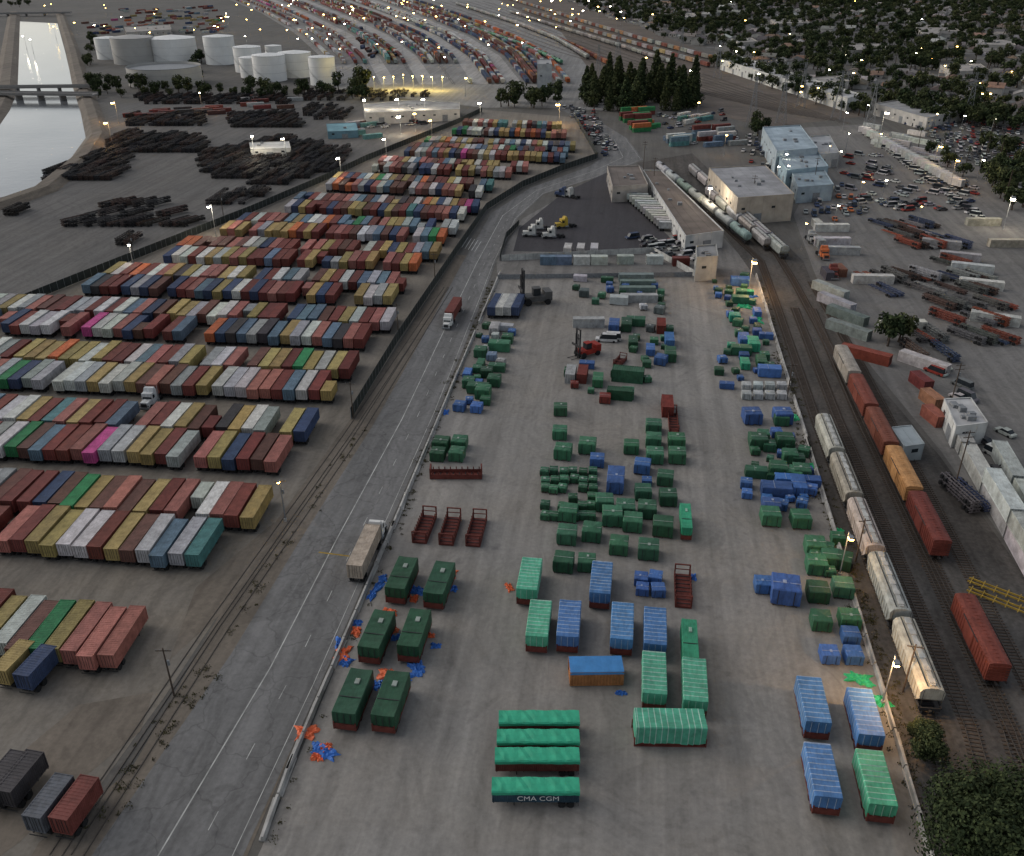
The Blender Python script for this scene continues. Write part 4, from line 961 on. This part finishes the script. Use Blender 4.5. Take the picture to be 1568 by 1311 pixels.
def weeds(p0,p1,n,spread):
    A=G(*p0);B=G(*p1)
    for _ in range(n):
        q=A+(B-A)*rr.random()+Vector((rr.gauss(0,spread),rr.gauss(0,spread),0)); s=rr.choice((.2,.2,.3,.3,.5))
        for _ in range(int(10+40*s)):
            p=q+Vector((rr.gauss(0,s*.9),rr.gauss(0,s*.9),abs(rr.gauss(0,s*.3)))); a=rr.uniform(0,6.28); d=Vector((math.cos(a),math.sin(a),rr.uniform(-.3,.6)))*.1; u=Vector((-d.y,d.x,.1))*.7+Vector((0,0,.08))
            mb.face([p-d,p-u,p+d,p+u],0)
weeds((120,1290),(330,1010),50,1.6); weeds((340,985),(560,650),36,1.0); weeds((420,1290),(600,830),24,.4); weeds((600,830),(755,430),150,.8); weeds((1420,1250),(1190,540),240,1.2); weeds((1380,1100),(1300,850),70,.8); weeds((1165,430),(1230,640),70,.6)
add('weeds',mb.mesh('weeds',['weed']))
# ------------------------------------------------------------------ poles, pylons and lamps
for u,v,m_ in((437,797,pole9),(267,1066,pole9),(541,640,pole9),(610,512,pole9),(1460,752,pole13),(666,430,pole9),(205,395,pole9),(342,330,pole9),(1245,290,pole13),(1150,320,pole13),(985,262,pole13),(1000,290,pole13),(1310,860,pole9),(1382,1060,pole9),(1205,610,pole9),(1450,640,pole13)):
    p=G(u,v); add('utility_pole',m_,p,R.uniform(-.3,.3))
for u,v in((1150,195),(1195,190),(1225,165),(1280,182),(1480,185),(1330,200),(915,128),(945,100),(1042,92),(1098,120)): p=G(u,v); add('lattice_pylon',pylon,p,.5,None,.95)
for u,v,h,s,k,pw in((323,313,13,1.5,'lampw',3500),(385,205,13,2.2,'lampw',6000),(435,210,13,1.8,'lampw',2000),(520,240,13,1.6,'lampw',2000),(590,211,13,1.6,'lampw',2000),(175,155,14,2.4,'lampy',4000),(165,186,13,2,'lampy',3500),(612,175,12,3,'lampw',6000),(635,171,12,2.4,'lampy',3500),(660,182,12,2,'lampy',2500),(610,150,14,2.4,'lampw',3500),(557,150,14,2.8,'lampw',3500),(650,150,14,2.4,'lampw',3000),(735,155,14,2.6,'lampw',3500),(857,157,14,3,'lampy',6000),(1088,283,12,2.4,'lampw',6000),(1153,395,12,2.2,'lampy',6000),(1300,815,10,1.2,'lampy',1000),(1371,1004,10,1.2,'lampy',3500),(1355,170,14,2.6,'lampw',3500),(1465,243,14,1.8,'lampy',2000),(1550,300,14,2.4,'lampw',3500),(1437,222,14,1.8,'lampy',1500),(1112,205,12,1.4,'lampy',1000),(1070,155,12,1.8,'lampy',0),(197,372,11,1.2,'lampw',700),(305,140,14,2,'lampy',2400),(1227,130,14,2,'lampy',0),(428,735,10,.6,'lampy',0),(712,118,14,2,'lampy',0)):
    lamp(u,v,h,s*1.25,k,pw,(1,.6,.28) if k=='lampy' else (1,.86,.66))
for u in range(572,692,15): lamp(u,116+R.uniform(-3,3),11,1.8,'lampy',9000,(1,.75,.2))
for _ in range(95):
    u=R.uniform(330,1000); v=R.uniform(-4,32)+(R.random()<.3)*R.uniform(0,60)
    if v>60 and u<520: continue
    lamp(u,v,18,R.uniform(2,4) if v<40 else 2,R.choice(('lampy','lampy','lampy','lampw')))
for _ in range(26): lamp(R.uniform(20,520),R.uniform(2,60),14,R.uniform(1.5,2.5),R.choice(('lampy','lampw')))
for _ in range(30): lamp(R.uniform(1000,1568),R.uniform(0,150),10,R.uniform(1.5,2.6),R.choice(('lampy','lampy','lampw')))
for _ in range(18): lamp(R.uniform(1180,1568),R.uniform(150,340),11,R.uniform(1,1.6),R.choice(('lampy','lampw')))
# ------------------------------------------------------------------ light
w=bpy.data.worlds.new('World'); sc.world=w; w.use_nodes=True; nt=w.node_tree
bg=nt.nodes['Background']; sky=N(nt,'ShaderNodeTexSky',sky_type='NISHITA'); sky.sun_disc=False
SE=math.radians(23); SR=math.radians(-70)
sky.sun_elevation=SE; sky.sun_rotation=SR; sky.dust_density=2.0; sky.air_density=1
hs=N(nt,'ShaderNodeHueSaturation'); hs.inputs['Saturation'].default_value=.42
nt.links.new(sky.outputs[0],hs.inputs['Color']); nt.links.new(hs.outputs[0],bg.inputs[0]); bg.inputs[1].default_value=.15
sl=bpy.data.lights.new('sun','SUN'); sl.energy=.7; sl.angle=math.radians(40); sl.color=(1,.93,.86)
so=bpy.data.objects.new('sun',sl); sc.collection.objects.link(so)
dv=Vector((math.sin(SR)*math.cos(SE+.6),math.cos(SR)*math.cos(SE+.6),math.sin(SE+.6)))
so.rotation_euler=dv.to_track_quat('Z','Y').to_euler()
sc.view_settings.view_transform='Standard'; sc.view_settings.look='None'; sc.view_settings.exposure=0
cam=bpy.data.cameras.new('camera'); cam.sensor_width=36; cam.lens=36*F/1568; cam.clip_end=20000; cam.clip_start=.5
co=bpy.data.objects.new('camera',cam); co.location=(0,0,HH); co.rotation_euler=(math.pi/2-TH,0,0); sc.collection.objects.link(co); sc.camera=co
print('objects',len(bpy.data.objects),'houses',nh)
